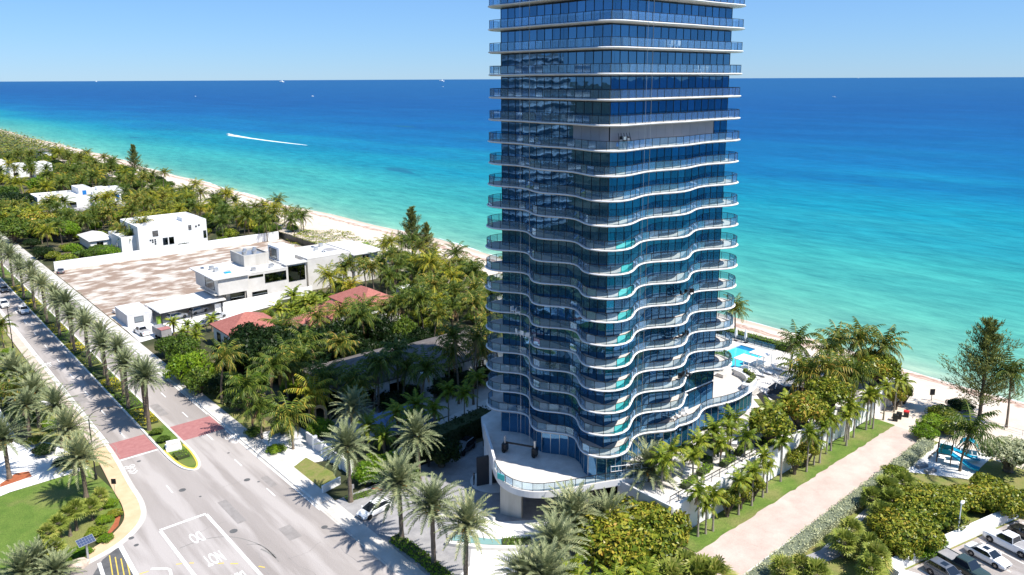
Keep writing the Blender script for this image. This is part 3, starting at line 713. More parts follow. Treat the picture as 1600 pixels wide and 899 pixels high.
def bush_crown(seed, m, rx, ry, rz, lumps=9, n=1500, size=.2, name='crown'):
    r = random.Random(seed); mb = MB()
    L = []
    for i in range(lumps):
        a = i * 2.39996 + r.uniform(-.4, .4); q = math.sqrt((i + .3) / lumps) * .75
        L.append(((q * math.cos(a) * rx, q * math.sin(a) * ry, rz * (.55 + .45 * (1 - q) + r.uniform(-.15, .12))), r.uniform(.26, .42)))
    for c, s in L:
        leaf_cloud(mb, r, c, (rx * s, ry * s, rz * s * .95), n // lumps, size, 0)
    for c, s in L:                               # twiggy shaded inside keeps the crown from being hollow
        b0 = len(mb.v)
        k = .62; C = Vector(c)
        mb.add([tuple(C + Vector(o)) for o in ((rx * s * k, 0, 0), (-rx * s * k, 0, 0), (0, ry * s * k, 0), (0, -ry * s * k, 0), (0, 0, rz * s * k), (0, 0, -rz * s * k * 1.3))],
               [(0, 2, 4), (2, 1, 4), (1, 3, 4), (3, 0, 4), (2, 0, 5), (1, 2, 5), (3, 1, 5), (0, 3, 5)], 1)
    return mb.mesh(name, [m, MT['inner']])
def bush_stems(seed, rx, rz):
    r = random.Random(seed); mb = MB()
    mb.tube([(0, 0, 0), (.1, .05, rz * .4), (.0, .1, rz * .8)], [.16 + .02 * rz, .12, .05], 6)
    for i in range(5):
        a = i * 1.26 + r.uniform(-.3, .3)
        mb.tube([(0, 0, rz * .15), (math.cos(a) * rx * .3, math.sin(a) * rx * .3, rz * .5), (math.cos(a) * rx * .6, math.sin(a) * rx * .6, rz * .8)], [.1, .07, .03], 5)
    return mb.mesh('trunk', MT['bark'])

DATE = [(date_crown(10 + i), date_fruit(20 + i)) for i in range(4)]
COCO = [coco_crown(30 + i, MT['l_coco'], 22 + 2 * (i % 3)) for i in range(5)]
COCOY = [coco_crown(50 + i, MT['l_coco2'], 22) for i in range(2)]
ROYAL = [coco_crown(60 + i, MT['l_areca'], 15, 2.2, .75, .35, .1) for i in range(3)]
FAN = [fan_crown(70 + i) for i in range(3)]
LOWP = [coco_crown(80 + i, MT['l_areca'], 20, 2.4, .6, .35, .2) for i in range(3)]
TR = {}
def trunk_mesh(kind, h, seed):
    key = (kind, round(h * 1.0), seed % 3)
    if key not in TR:
        hh = max(1.0, round(h * 1.0))
        if kind == 'date': TR[key] = palm_trunk(seed, hh, .27, .25, .25, MT['trunk'], skirt=.9)
        elif kind == 'coco': TR[key] = palm_trunk(seed * 5 + 1, hh, .17, .12, hh * .16, MT['trunk'])
        elif kind == 'royal': TR[key] = palm_trunk(seed, hh, .13, .09, .15, MT['trunk_pale'])
        else: TR[key] = palm_trunk(seed, hh, .18, .17, .1, MT['trunk'], skirt=.4)
    return TR[key]
palm_n = [0]
def palm(kind, x, y, h, label, group=None, z=0, scale=1.0, cat='palm tree', yellow=False, fruit=True):
    palm_n[0] += 1; k = palm_n[0]; rr = random.Random(k * 17 + 3)
    names = {'date': 'date_palm', 'coco': 'coconut_palm', 'royal': 'slender_palm', 'fan': 'fan_palm', 'low': 'bushy_palm'}
    root = thing(names[kind], label, cat, (x, y, z), rr.uniform(0, 6.28), group)
    tm, top = trunk_mesh(kind, h, k)
    t = put('trunk', tm, root)
    cm = {'date': DATE[k % 4][0], 'coco': (COCOY[k % 2] if yellow else COCO[k % 5]), 'royal': ROYAL[k % 3], 'fan': FAN[k % 3], 'low': LOWP[k % 3]}[kind]
    c = put('crown', cm, root, top, rr.uniform(0, 6.28))
    s = scale * rr.uniform(.92, 1.15) * (1.12 if kind == 'coco' else 1.04 if kind == 'date' else 1.1); c.scale = (s, s, s * rr.uniform(.9, 1.08))
    c.rotation_euler.x = rr.uniform(-.12, .12); c.rotation_euler.y = rr.uniform(-.12, .12)
    if kind == 'date' and fruit:
        put('fruit_cluster', DATE[k % 4][1], root, top, rr.uniform(0, 6.28)).scale = (s, s, s)
    return root

BUSH = {}
def bush_mesh(key):
    """key: (leaf material, proportion variant)"""
    if key not in BUSH:
        m, v = key
        spec = {'l_grape': (5200, .065), 'l_silver': (5600, .05), 'l_tree': (5600, .055), 'l_dark': (5600, .055), 'l_bright': (5200, .055), 'l_yellow': (4000, .055), 'l_areca': (4600, .07)}[m]
        BUSH[key] = bush_crown(sum(ord(ch) for ch in m) * 7 + v, MT[m], 1, 1, 1, 15 + 3 * v, spec[0], spec[1])
    return BUSH[key]
STEM = [bush_stems(i, 1, 1) for i in range(3)]
bush_n = [0]
def bush(m, x, y, rx, ry, rz, label, name='shrub', cat='shrub', group=None, z=0, lift=0, rz_=None):
    bush_n[0] += 1; k = bush_n[0]
    root = thing(name, label, cat, (x, y, z), 0, group)
    a = random.Random(k * 13).uniform(0, 6.28) if rz_ is None else rz_
    c = put('crown', bush_mesh((m, k % 3)), root, (0, 0, lift), a if abs(rx - ry) < .3 * max(rx, ry) else a * 0)
    c.scale = (rx, ry, rz)
    t = put('trunk', STEM[k % 3], root, None, a); t.scale = (rx, rx, (rz + lift) * .9)
    return root

def hedge(name, pts, w, h, m, label, z=0, dens=16, size=.16, group=None, cat='hedge', wob=.1):
    """clipped hedge along a polyline: leaf blades over a twiggy core"""
    r = random.Random(len(label) * 7 + int(w * 10)); lf = MB()
    P = [Vector(p) for p in pts]
    for a, b in zip(P[:-1], P[1:]):
        L_ = (b - a).length; t = (b - a) / L_; nn = Vector((-t.y, t.x))
        for i in range(int(L_ * (w + 2 * h) * dens)):
            s = r.uniform(0, L_); q = r.uniform(0, w + 2 * h)
            bulge = wob * math.sin(s * 1.9 + a.x) + r.uniform(-wob, wob)
            if q < h: d, zz, nrm = -w / 2 - bulge * .6, q, Vector((-nn.x, -nn.y, .3))
            elif q < h + w: d, zz, nrm = q - h - w / 2, h + bulge, Vector((0, 0, 1))
            else: d, zz, nrm = w / 2 + bulge * .6, q - h - w, Vector((nn.x, nn.y, .3))
            p = a + t * s + nn * d
            nv = (nrm + Vector((r.gauss(0, .55), r.gauss(0, .55), r.gauss(0, .55)))).normalized()
            u = nv.cross(Vector((r.gauss(0, 1), r.gauss(0, 1), r.gauss(0, 1)))).normalized(); vv = nv.cross(u); sz = size * r.uniform(.6, 1.3)
            c = Vector((p.x, p.y, zz))
            lf.add([tuple(c - u * sz), tuple(c + vv * sz * .55), tuple(c + u * sz), tuple(c - vv * sz * .55)], [(0, 1, 2, 3)])
    root = thing(name, label, cat, (0, 0, z), 0, group)
    lf.build('foliage', MT[m], root, kind='stuff')
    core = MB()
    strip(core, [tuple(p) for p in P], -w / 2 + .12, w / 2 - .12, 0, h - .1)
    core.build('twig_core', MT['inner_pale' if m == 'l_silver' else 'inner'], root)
    return root

def casuarina(seed, h, w):
    r = random.Random(seed); lf = MB(); tr = MB()
    tr.tube([(0, 0, 0), (.15, .1, h * .35), (0, .1, h * .7), (.1, 0, h)], [.32, .24, .13, .03], 7)
    nb = 95
    for i in range(nb):
        t = .12 + .86 * (i / nb) ** .9; az = i * 2.39996 + r.uniform(-.4, .4)
        L_ = w * (1.05 - t) ** .7 * r.uniform(.45, 1.2); el = R(14 + 34 * t) + r.uniform(-.15, .25)
        d = Vector((math.cos(az) * math.cos(el), math.sin(az) * math.cos(el), math.sin(el)))
        p0 = Vector((.1, .05, h * t)); p1 = p0 + d * L_ + Vector((0, 0, .15 * L_))
        tr.tube([tuple(p0), tuple(p1)], [.07 * (1.1 - t), .015], 4, cap=False)
        for k in range(int(105 * (.5 + L_ / w))):
            s = r.uniform(.2, 1.05); q = p0.lerp(p1, s) + Vector((r.gauss(0, .13), r.gauss(0, .13), r.gauss(0, .10))) * L_ * .55
            dd = (d * .8 + Vector((r.gauss(0, .5), r.gauss(0, .5), .35 + r.gauss(0, .5)))).normalized()
            u = dd.cross(Vector((r.gauss(0, 1), r.gauss(0, 1), r.gauss(0, 1)))).normalized(); l = r.uniform(.35, .8); wd = .075
            lf.add([tuple(q - u * wd), tuple(q + u * wd), tuple(q + dd * l)], [(0, 1, 2)])
    return lf.mesh('crown', MT['l_casu']), tr.mesh('trunk', MT['bark'])

# ---------------------------------------------------------------- the glass tower with wave-edged balconies
GX0, GX1, GY0, GY1 = 70.8, 95.0, 63.4, 83.4       # glass line
Z0, HF, NF = 8.8, 2.99, 20                          # level of the lowest balcony, storey height, storeys
tower = thing('glass_tower', 'tall blue glass apartment tower with white wave-edged balconies', 'tower', (0, 0, 0))

def outline(off, amp, rc=2.4, step=.32):
    """rounded rectangle round the glass line, pushed in and out in two waves on each side; bulges at the corners"""
    x0, x1, y0, y1 = GX0 - off, GX1 + off, GY0 - off, GY1 + off
    pts = []
    def edge(a, b, nrm):
        a, b, nrm = Vector(a), Vector(b), Vector(nrm); L_ = (b - a).length; n = max(2, int(L_ / step))
        for i in range(n):
            s = i / n; pts.append(tuple(a + (b - a) * s + nrm * amp * math.cos(4 * math.pi * s)))
    def corner(c, a0):
        n = 7
        for i in range(n):
            a = a0 + math.pi / 2 * i / n; r = rc + amp
            pts.append((c[0] + r * math.cos(a), c[1] + r * math.sin(a)))
    edge((x0, y1 - rc), (x0, y0 + rc), (-1, 0)); corner((x0 + rc, y0 + rc), math.pi)
    edge((x0 + rc, y0), (x1 - rc, y0), (0, -1)); corner((x1 - rc, y0 + rc), 1.5 * math.pi)
    edge((x1, y0 + rc), (x1, y1 - rc), (1, 0)); corner((x1 - rc, y1 - rc), 0)
    edge((x1 - rc, y1), (x0 + rc, y1), (0, 1)); corner((x0 + rc, y1 - rc), math.pi / 2)
    return pts

def inset(pts, d):
    n = len(pts); out = []
    for i in range(n):
        a, b = Vector(pts[i - 1]), Vector(pts[(i + 1) % n]); t = (b - a).normalized()
        out.append((pts[i][0] - t.y * d, pts[i][1] + t.x * d))
    return out

def slab_mesh(pts, z, th=.27, mats=None):
    mb = MB(); n = len(pts)
    rings = [(inset(pts, .10), z), (inset(pts, .02), z - .05), (pts, z - .11), (inset(pts, .06), z - .19), (inset(pts, .30), z - th)]
    for rg, zz in rings: mb.v += [(p[0], p[1], zz) for p in rg]
    for k in range(4):
        for i in range(n):
            j = (i + 1) % n; mb.f.append((k * n + i, (k + 1) * n + i, (k + 1) * n + j, k * n + j)); mb.m.append(0)
    mb.f.append(tuple(range(n))); mb.m.append(1)
    mb.f.append(tuple(4 * n + n - 1 - i for i in range(n))); mb.m.append(0)
    return mb.mesh('balcony_slab', mats or [MT['slab_white'], MT['tile_floor']], smooth=False)

def resample(pts, step, closed=True):
    P = [Vector(p) for p in pts] + ([Vector(pts[0])] if closed else [])
    acc = [0]
    for a, b in zip(P[:-1], P[1:]): acc.append(acc[-1] + (b - a).length)
    n = max(2, round(acc[-1] / step)); out = []; j = 0
    for i in range(n + 1):
        s = acc[-1] * i / n
        while j < len(acc) - 2 and acc[j + 1] < s: j += 1
        f = (s - acc[j]) / max(1e-9, acc[j + 1] - acc[j]); out.append(tuple(P[j].lerp(P[j + 1], f)))
    return out

unit_pane = MB().box(-.5, .5, -.006, .006, 0, 1).mesh('railing_pane', MT['rail_glass'])
unit_pane_sunlit = MB().box(-.5, .5, -.006, .006, 0, 1).mesh('railing_pane', MT['rail_sunlit'])
unit_win = MB().box(-.5, .5, -.012, .012, 0, 1).mesh('window_pane', MT['tower_glass'])
def pane_at(me, name, p, q, z, h, parent):
    p, q = Vector(p), Vector(q); m_ = (p + q) / 2; L_ = (q - p).length
    o = put(name, me, parent, (m_.x, m_.y, z), math.atan2(q.y - p.y, q.x - p.x)); o.scale = (L_ - .05, 1, h); return o
def seg_box(mb, p, q, w, z0, z1, mi=0):
    p, q = Vector(p), Vector(q); t = (q - p).normalized(); nn = Vector((-t.y, t.x)) * w / 2
    mb.prism([tuple(p + nn), tuple(p - nn), tuple(q - nn), tuple(q + nn)], z0, z1, mi)

def railing(parent, pts, z, individual, h=1.06, step=1.38, closed=True, stuff_mb=None, vis=lambda p: True, teal=None):
    rs = resample(pts, step, closed); fr = MB()
    for i in range(len(rs) - 1):
        p, q = rs[i], rs[i + 1]; mid = ((p[0] + q[0]) / 2, (p[1] + q[1]) / 2)
        seg_box(fr, p, q, .07, z + h - .02, z + h + .035)
        d = (Vector(q) - Vector(p)).normalized() * .028
        seg_box(fr, Vector(p) - d, Vector(p) + d, .05, z + .002, z + h - .02)
        me = unit_pane_sunlit if (teal and teal(mid)) else unit_pane
        if individual and vis(mid): pane_at(me, 'railing_pane', p, q, z + .09, h - .14, parent)
        elif stuff_mb is not None:
            mi = 1 if me is unit_pane_sunlit else 0
            dd = (Vector(q) - Vector(p)).normalized() * .03
            seg_box(stuff_mb, Vector(p) + dd, Vector(q) - dd, .012, z + .09, z + h - .05, mi)
    fr.build('railing_frame', MT['dark_metal'], parent, kind='stuff')

rest_rail, rest_win, rest_mull = MB(), MB(), MB()
face_w = [(GX0, GY1 - i * (GY1 - GY0) / 14) for i in range(15)]
face_s = [(GX0 + i * (GX1 - GX0) / 16, GY0) for i in range(17)]
face_e = [(GX1, GY0 + i * (GY1 - GY0) / 14) for i in range(15)]
face_n = [(GX1 - i * (GX1 - GX0) / 16, GY1) for i in range(17)]
curt = random.Random(5)
for k in range(NF):
    z = Z0 + k * HF
    amp = 1.0 * max(0, min(1, (14.5 - k) / 7.0)) ** 1.0 + .10
    off = 1.75 + (.15 if k > 12 else 0)
    pts = outline(off, amp)
    if k == 1:                                      # this balcony stops short of the south-east corner, leaving tall glazing there
        xc = 87.4; keep_ = [p for p in pts if not (p[0] > xc and p[1] < GY0 + 1.2)]
        i0 = max(i for i, p in enumerate(keep_) if p[1] < GY0 - .4 and p[0] <= xc)
        e_ = Vector(keep_[i0]); rr_ = (GY0 - .1 - e_.y) / 2
        cap_ = [(e_.x + .2 + rr_ * math.sin(a) * .9, e_.y + rr_ - rr_ * math.cos(a)) for a in [math.pi * q / 8 for q in range(1, 9)]]
        far = [p for p in keep_[i0 + 1:] if p[1] > GY0 + 1.2 or p[0] < GX0]
        pts = keep_[:i0 + 1] + cap_ + [(GX1 - .3, GY0 - .1), (GX1 - .2, GY0 + 1.0)] + [p for p in far]
    if k > 0:
        o = put('balcony_slab', slab_mesh(pts, z), tower)
    rp = inset(pts, .20)
    if k == 1: rp = [p for p in rp if not (p[0] > 88.6 and p[1] < GY0 + 1.2)]
    if k > 0:
        vis = (lambda p: p[0] < GX0 + 1.5 or p[1] < GY0 + 1.5)
        railing(tower, rp, z, k < 7, stuff_mb=rest_rail, vis=vis, teal=lambda p: k < 10 and GX0 - .2 < p[0] < GX0 + 2.9 and p[1] < GY0)  # panes near the corner take the sunlit tint
    # window wall of this storey: from this floor up to the next slab
    zt = z + HF - .31
    if k == 0: fl = [face_e, face_n, face_w, face_s]
    else: fl = [face_w, face_s, face_e, face_n]
    for fi, face in enumerate((face_w, face_s, face_e, face_n)):
        for i in range(len(face) - 1):
            p, q = face[i], face[i + 1]
            if fi < 2 and k < 9: pane_at(unit_win, 'window_pane', p, q, z + .01, zt - z - .01, tower)
            else:
                dd = (Vector(q) - Vector(p)).normalized() * .03
                seg_box(rest_win, Vector(p) + dd, Vector(q) - dd, .024, z + .01, zt)
            d = (Vector(q) - Vector(p)).normalized() * .035
            seg_box(rest_mull, Vector(p) - d, Vector(p) + d, .11, z + .01, zt)
        seg_box(rest_mull, face[0], face[-1], .08, zt - .16, zt - .02)
        # blinds and curtains behind some bays
        if fi < 2:
            i = 0
            while i < len(face) - 1:
                run = curt.choice([1, 1, 2, 3]); pr = .22 if fi == 0 else .2
                if curt.random() < pr:
                    j = min(len(face) - 1, i + run); p, q = Vector(face[i]), Vector(face[j])
                    nin = Vector((1, 0)) if fi == 0 else Vector((0, 1))
                    mb = MB(); zb = z + (.05 if curt.random() < .6 else curt.uniform(.5, 1.6)); nseg = 8 * (j - i)
                    v = []
                    for s in range(nseg + 1):
                        c = p.lerp(q, s / nseg) + nin * (.32 + .05 * (s % 2)); v += [(c.x, c.y, zb), (c.x, c.y, zt)]
                    mb.add(v, [(2 * s, 2 * s + 2, 2 * s + 3, 2 * s + 1) for s in range(nseg)])
                    mb.build('curtain', MT['curtain'] if curt.random() < .75 else MT['shade'], tower)
                i += run + curt.choice([0, 1, 1, 2])
    # rooms behind the glass: floors are the slabs, the core and a few party walls stand here
# grey roller shades drawn over one whole storey near the south-west corner
zk = Z0 + 13 * HF
for i in range(16):                                # storm shutter panels hung outside the glass
    mb = MB()
    if i < 4: mb.box(GX0 - .16, GX0 - .12, GY0 + .02 + i * 1.5, GY0 + i * 1.5 + 1.48, zk + .03, zk + 2.62)
    else: mb.box(GX0 - .1 + (i - 4) * 1.75, GX0 - .1 + (i - 4) * 1.75 + 1.73, GY0 - .16, GY0 - .12, zk + .03, zk + 2.62)
    mb.build('storm_shutter', MT['shade'], tower)
mb = MB(); mb.box(GX0 + 5.5, GX1 - 5.5, GY0 + 5, GY1 - 5, 5.2, Z0 + NF * HF); mb.build('core_wall', MT['core'], tower)
mb = MB()
for i in (3, 7, 11): mb.box(GX0 + .6, GX0 + 5.5, GY0 + i * 1.43 - .1, GY0 + i * 1.43 + .1, 5.3, Z0 + NF * HF)
for i in (4, 8, 12): mb.box(GX0 + i * 1.51 - .1, GX0 + i * 1.51 + .1, GY0 + .6, GY0 + 5, 5.3, Z0 + NF * HF)
mb.build('party_wall', MT['core'], tower, kind='stuff')
rest_rail.build('railing_glass', [MT['rail_glass'], MT['rail_sunlit']], tower, kind='stuff')
rest_win.build('window_glass', MT['tower_glass'], tower, kind='stuff')
rest_mull.build('window_mullion', MT['bronze'], tower, kind='stuff')
put('roof_slab', slab_mesh(outline(1.9, .05), Z0 + NF * HF), tower)

# lowest balcony level runs on east as the roof of the amenity wing
o0 = outline(1.75, 1.1)
i82 = next(i for i, p in enumerate(o0) if p[1] < GY0 and p[0] > 82.5)
lv0 = o0[-7:] + o0[:i82] + smoothpts([(83.6, 60.9), (85.6, 60.5), (87.8, 60.7), (90.2, 61.7), (92.2, 61.9), (94.6, 61.2), (97.6, 60.7), (100.6, 60.9), (103.4, 61.3), (105.6, 62.4), (107.0, 64.6), (107.2, 68)], 5) + [(107.2, 80.5), (100, 85.0), (GX0 + 2, 85.6)]
put('balcony_slab', slab_mesh(lv0, Z0, .42), tower)
rp = [p for p in inset(lv0, .22)]
vis0 = [p for p in rp if (p[0] < 101.4 and p[1] < 86 and (p[0] < GX0 or p[1] < GY0))]
railing(tower, vis0, Z0, True, closed=False, teal=lambda p: GX0 - .2 < p[0] < GX0 + 2.9 and p[1] < GY0)
# glass of the ground-floor hall: it bows in and out under the slab
hall = [p for p in inset(lv0, .75) if p[1] < 82 and (p[0] < GX0 + 1 or p[1] < 68.5)]
hall = resample(hall, 1.25, False); hm = MB()
for i in range(len(hall) - 1):
    p, q = hall[i], hall[i + 1]
    pane_at(unit_win, 'hall_window_pane', p, q, 5.25, Z0 - .45 - 5.25, tower)
    d = (Vector(q) - Vector(p)).normalized() * .04
    seg_box(hm, Vector(p) - d, Vector(p) + d, .12, 5.2, Z0 - .42)
hm.build('hall_mullion', MT['silver'], tower, kind='stuff')
mb = MB(); mb.prism([(78, 70), (100, 70), (104, 76), (100, 82), (76, 83)], 5.2, Z0 - .43); mb.build('hall_inner_wall', MT['core'], tower)
# protective film on part of the hall glass, a door, a pale pier
fm = MB()
for i in range(len(hall) - 1):
    p, q = Vector(hall[i]), Vector(hall[i + 1])
    if (p.x < 73 and 68.5 < p.y < 72.5) or (p.y < 64.2 and 73.0 < p.x < 76.5):
        nn = Vector(((q - p).y, -(q - p).x)).normalized() * -.05
        seg_box(fm, p - nn * -1, q - nn * -1, .012, 5.3, Z0 - .8)
fm.build('blue_film', MT['blue_film'], tower, kind='stuff')

# podium: terrace over the garage mouth, its white edge, railing, pier wall and columns
ter = [(73.5, 88.6), (69.8, 87.6)] + smoothpts([(66.6, 83.2), (64.8, 80.2), (62.6, 76.6), (60.6, 73.4), (59.5, 70.6), (59.6, 67.8), (61.2, 65.4), (64.4, 63.6), (68.4, 62.0), (72.2, 60.2), (75.6, 58.6)], 5) + [(78.6, 58.4), (78.6, 86)]
n = len(ter)
mb = MB(); mb.prism(ter, 4.35, 5.2, 0, 1); mb.build('terrace_slab', [MT['slab_white'], MT['deck']], tower)
edge = [p for p in ter[2:-2]]
railing(tower, [p for p in offset(edge, .22)][14:-2], 5.2, True, closed=False)
mb = MB(); strip(mb, edge[:15], 0, .32, 5.202, 6.6); mb.build('parapet', MT['slab_white'], tower)
mb = MB(); strip(mb, edge[1:9], .05, .4, 0, 4.34); mb.build('curved_wall', MT['white'], tower)
mb = MB(); mb.prism([(59.9, 71.4), (60.6, 71.7), (61.9, 69.2), (61.2, 68.7)], 0, 4.348); mb.build('pier', MT['conc_form'], tower)
for x, y in ((65.6, 65.9), (68.6, 64.4), (66.5, 74)): mb = MB(); mb.tube([(x, y, 0), (x, y, 4.348)], .42, 12); mb.build('column', MT['offwhite'], tower, smooth=True)
mb = MB(); mb.box(70.4, 70.7, 62.6, 88, 0, 4.34); mb.build('garage_wall', MT['unlit_tone'], tower)  # wall coloured near-black to carry the shade of the recessed garage
mb = MB(); mb.prism([(62, 79), (62.3, 79.2), (70.4, 76.2), (70.4, 75.8)], 0, 4.34); mb.build('garage_wall', MT['unlit_tone'], tower)
p0 = Vector((60.35, 66.75)); mb = MB(); mb.box(-.62, .62, -.03, .03, 0, .8); b_ = mb.build('banner', MT['teal_sign'], tower, loc=(59.50, 70.75, 5.3), rz=R(97)); b_['label'] = 'small teal banner on the terrace railing'
mb = MB(); mb.prism([(60.4, 67.0), (60.5, 67.1), (62.7, 65.2), (62.6, 65.1)], 4.05, 4.30); mb.build('canopy_light_strip', MT['dark_metal'], tower)
lift = thing('boom_lift', 'dark folded lifting machine standing on the shaded terrace', 'lift', (66.2, 74.6, 5.2), R(-62))
mb = MB(); mb.box(-2.4, 2.4, -.09, .09, 1.3, 1.5); mb.build('boom', MT['dark_metal'], lift)
for sx in (-2.2, 2.2):
    mb = MB(); mb.box(sx - .35, sx + .35, -.45, .45, .25, 1.25); mb.build('mast_block', MT['dark_metal'], lift); mb = MB(); mb.box(sx - .12, sx + .12, -.12, .12, 1.25, 2.3); mb.build('mast', MT['silver'], lift)
    for sy in (-.5, .5): mb = MB(); mb.tube([(sx, sy - .08, .25), (sx, sy + .08, .25)], .25, 10); mb.build('wheel', MT['tyre'], lift)
sc1 = thing('work_barrier', 'white tubular scaffold barriers on the terrace by the near corner', 'scaffold', (72.6, 60.3, 5.2), R(-28))
for i in range(6): mb = MB(); mb.tube([(-2.6 + i * 1.05, 0, 0), (-2.6 + i * 1.05, 0, 1.9)], .04, 6); mb.build('upright', MT['white'], sc1)
for z_ in (.5, 1.1, 1.8): mb = MB(); mb.tube([(-2.6, 0, z_), (2.65, 0, z_)], .035, 6); mb.build('rail', MT['white'], sc1)
# amenity deck behind the south wall
deck = thing('pool_deck', 'raised pale stone pool deck and garden terrace beside the tower', 'terrace', (0, 0, 0))
dk = [(71.6, 52.95), (134.9, 52.95), (136.5, 92), (76.5, 92), (76.5, 86.2), (78.75, 86.2), (78.75, 58.2), (75.6, 58.2), (71.6, 60)]
mb = MB()
# leave the pool as a real basin: four strips round it
PX0, PX1, PY0, PY1 = 114.5, 130.2, 74.4, 81.0
mb.prism([(71.6, 52.95), (78.75, 52.95), (78.75, 58.2), (75.6, 58.2), (71.6, 60)], 0, 4.5)
mb.prism([(78.752, 52.95), (PX0, 52.95), (PX0, 92), (76.5, 92), (76.5, 88.9), (78.752, 88.9)], 0, 4.5)
mb.box(PX0 + .002, 134.9, 52.95, PY0, 0, 4.5); mb.box(PX0 + .002, 134.9, PY1, 92, 0, 4.5); mb.box(PX1, 134.9, PY0 + .002, PY1 - .002, 0, 4.5)
mb.build('stone_deck', MT['deck'], deck)
m_, N, L = _nt('pool_water'); b_ = N["Principled BSDF"]; b_.inputs["Base Color"].default_value = (.05, .46, .56, 1); b_.inputs["Roughness"].default_value = .08; b_.inputs["Specular IOR Level"].default_value = .3
MT['pool'] = m_
mb = MB(); mb.box(PX0 + .002, PX1 - .002, PY0 + .004, PY1 - .004, 3.0, 4.33); pw = mb.build('pool_water', MT['pool'], deck)
mb = MB(); mb.box(PX1 - 1.6, PX1 - .01, PY0 + .01, PY1 - .01, 4.331, 4.36); mb.build('pool_bench', surf('pool_blue_tile', (.01, .16, .34), rough=.3), deck)

# ---------------------------------------------------------------- tower grounds: stairs, planters, wing roof, wall, lawn panels
for i in range(9):
    z1 = Z0 - .35 - i * .45
    mb = MB(); mb.box(107.3 + i * .55, 107.3 + (i + 1) * .55 - .003, 65.5, 73, 4.5, max(4.62, z1)); mb.build('stair_step', MT['deck'], deck)
mb = MB(); mb.prism(smoothpts([(101.2, 61.6), (102.2, 61.3), (105, 62), (106.6, 64.4), (106.8, 67), (105.8, 67), (105.2, 64.9), (103.8, 63.2), (101.4, 62.5)], 3, True), Z0 + .003, Z0 + .95); mb.build('wing_planter', MT['slab_white'], tower)
bush('l_bright', 105.0, 69.6, 2.3, 3.2, 2.2, 'rounded green shrub in the planter at the top of the pool steps', group=None, z=Z0 + .6)
for i in range(5):
    mb = MB(); mb.box(97.6, 102.6, 69.0 + i * .55, 69.0 + (i + 1) * .55 - .003, Z0 + .004, Z0 + .2 + i * .2); mb.build('terrace_step', MT['pink_paver' if i % 2 else 'deck'], tower)
mb = MB(); mb.box(97.6, 102.6, 71.75, 80, Z0 + .004, Z0 + 1.0); mb.build('upper_terrace', MT['deck'], tower)
mb = MB(); mb.box(103.0, 106.9, 66.9, 72.6, Z0 + .004, Z0 + .6); mb.build('planter', MT['deck'], tower)
hedge('planter_grass', [(102.2, 61.95), (105.0, 62.6), (106.35, 65.2)], .8, .45, 'l_areca', 'strip of low grass edging the curved roof planter', z=Z0 + .95, cat='planting')
# cabanas, loungers, closed umbrellas and the beach hedge by the pool
def cabana(x, y, label):
    r_ = thing('cabana', label, 'cabana', (x, y, 4.5), 0, 'white cabanas by the pool')
    for sx in (-1.35, 1.35):
        for sy in (-1.35, 1.35): mb = MB(); mb.box(sx - .06, sx + .06, sy - .06, sy + .06, 0, 2.2); mb.build('post', MT['white'], r_)
    mb = MB(); mb.prism([(-1.6, -1.6), (1.6, -1.6), (1.6, 1.6), (-1.6, 1.6)], 2.2, 2.35); mb.build('canopy', MT['canvas'], r_)
    mb = MB(); mb.box(-1.1, 1.1, -.9, .9, .003, .42); mb.build('daybed', MT['canvas'], r_)
cabana(118.8, 72.6, 'white square cabana canopy nearer the tower, at the pool corner'); cabana(123.4, 72.4, 'white square cabana canopy nearer the palms, at the pool corner')
def lounger(x, y, rz, label):
    r_ = thing('sun_lounger', label, 'lounger', (x, y, 4.5), rz, 'loungers on the pool deck')
    mb = MB(); mb.box(-.34, .34, -1, .35, .26, .36); mb.build('seat', MT['canvas'], r_)
    mb = MB(); mb.add([(-.34, .35, .27), (.34, .35, .27), (.34, 1.0, .75), (-.34, 1.0, .75), (-.34, .35, .37), (.34, .35, .37), (.34, .96, .84), (-.34, .96, .84)], [(0, 3, 2, 1), (4, 5, 6, 7), (0, 1, 5, 4), (1, 2, 6, 5), (2, 3, 7, 6), (3, 0, 4, 7)]); mb.build('backrest', MT['canvas'], r_)
    for sx in (-.3, .3):
        for sy in (-.9, .3): mb = MB(); mb.box(sx - .03, sx + .03, sy - .03, sy + .03, 0, .26); mb.build('leg', MT['dark_metal'], r_)
for i in range(6): lounger(116.4 + i * 1.9 + (1.0 if i > 2 else 0), 69.4 - .1 * i, 0, 'white lounger in the row south of the pool, %s from the tower' % ordw(i))
for i in range(2): lounger(118 + i * 1.6, 83.5, math.pi, 'lounger north of the pool, %s from the tower' % ordw(i))
def parasol(x, y, label):
    r_ = thing('closed_umbrella', label, 'umbrella', (x, y, 4.5), 0, 'closed white umbrellas by the pool')
    mb = MB(); mb.tube([(0, 0, 0), (0, 0, 2.9)], .04, 6); mb.build('pole', MT['silver'], r_)
    mb = MB(); mb.tube([(0, 0, .8), (0, 0, 1.2), (0, 0, 2.2), (0, 0, 2.9)], [.10, .30, .24, .04], 8); mb.build('canopy', MT['canvas'], r_)
    mb = MB(); mb.box(-.35, .35, -.35, .35, 0, .1); mb.build('base', MT['dark_metal'], r_)
parasol(131.5, 83.0, 'closed white umbrella at the sea end of the pool, left one'); parasol(131.8, 81.0, 'closed white umbrella at the sea end of the pool, right one')
hedge('beach_hedge', [(133.4, 92), (133.6, 83), (133.8, 72.5)], 1.8, 1.3, 'l_bright', 'clipped bright green hedge between the pool deck and the beach', z=4.5)
hedge('beach_shrubs', [(138.4, 96), (138.6, 84), (138.8, 74)], 3.6, 1.7, 'l_grape', 'low dune shrubs on the sand below the pool hedge', z=.1, dens=9, size=.22, wob=.3)
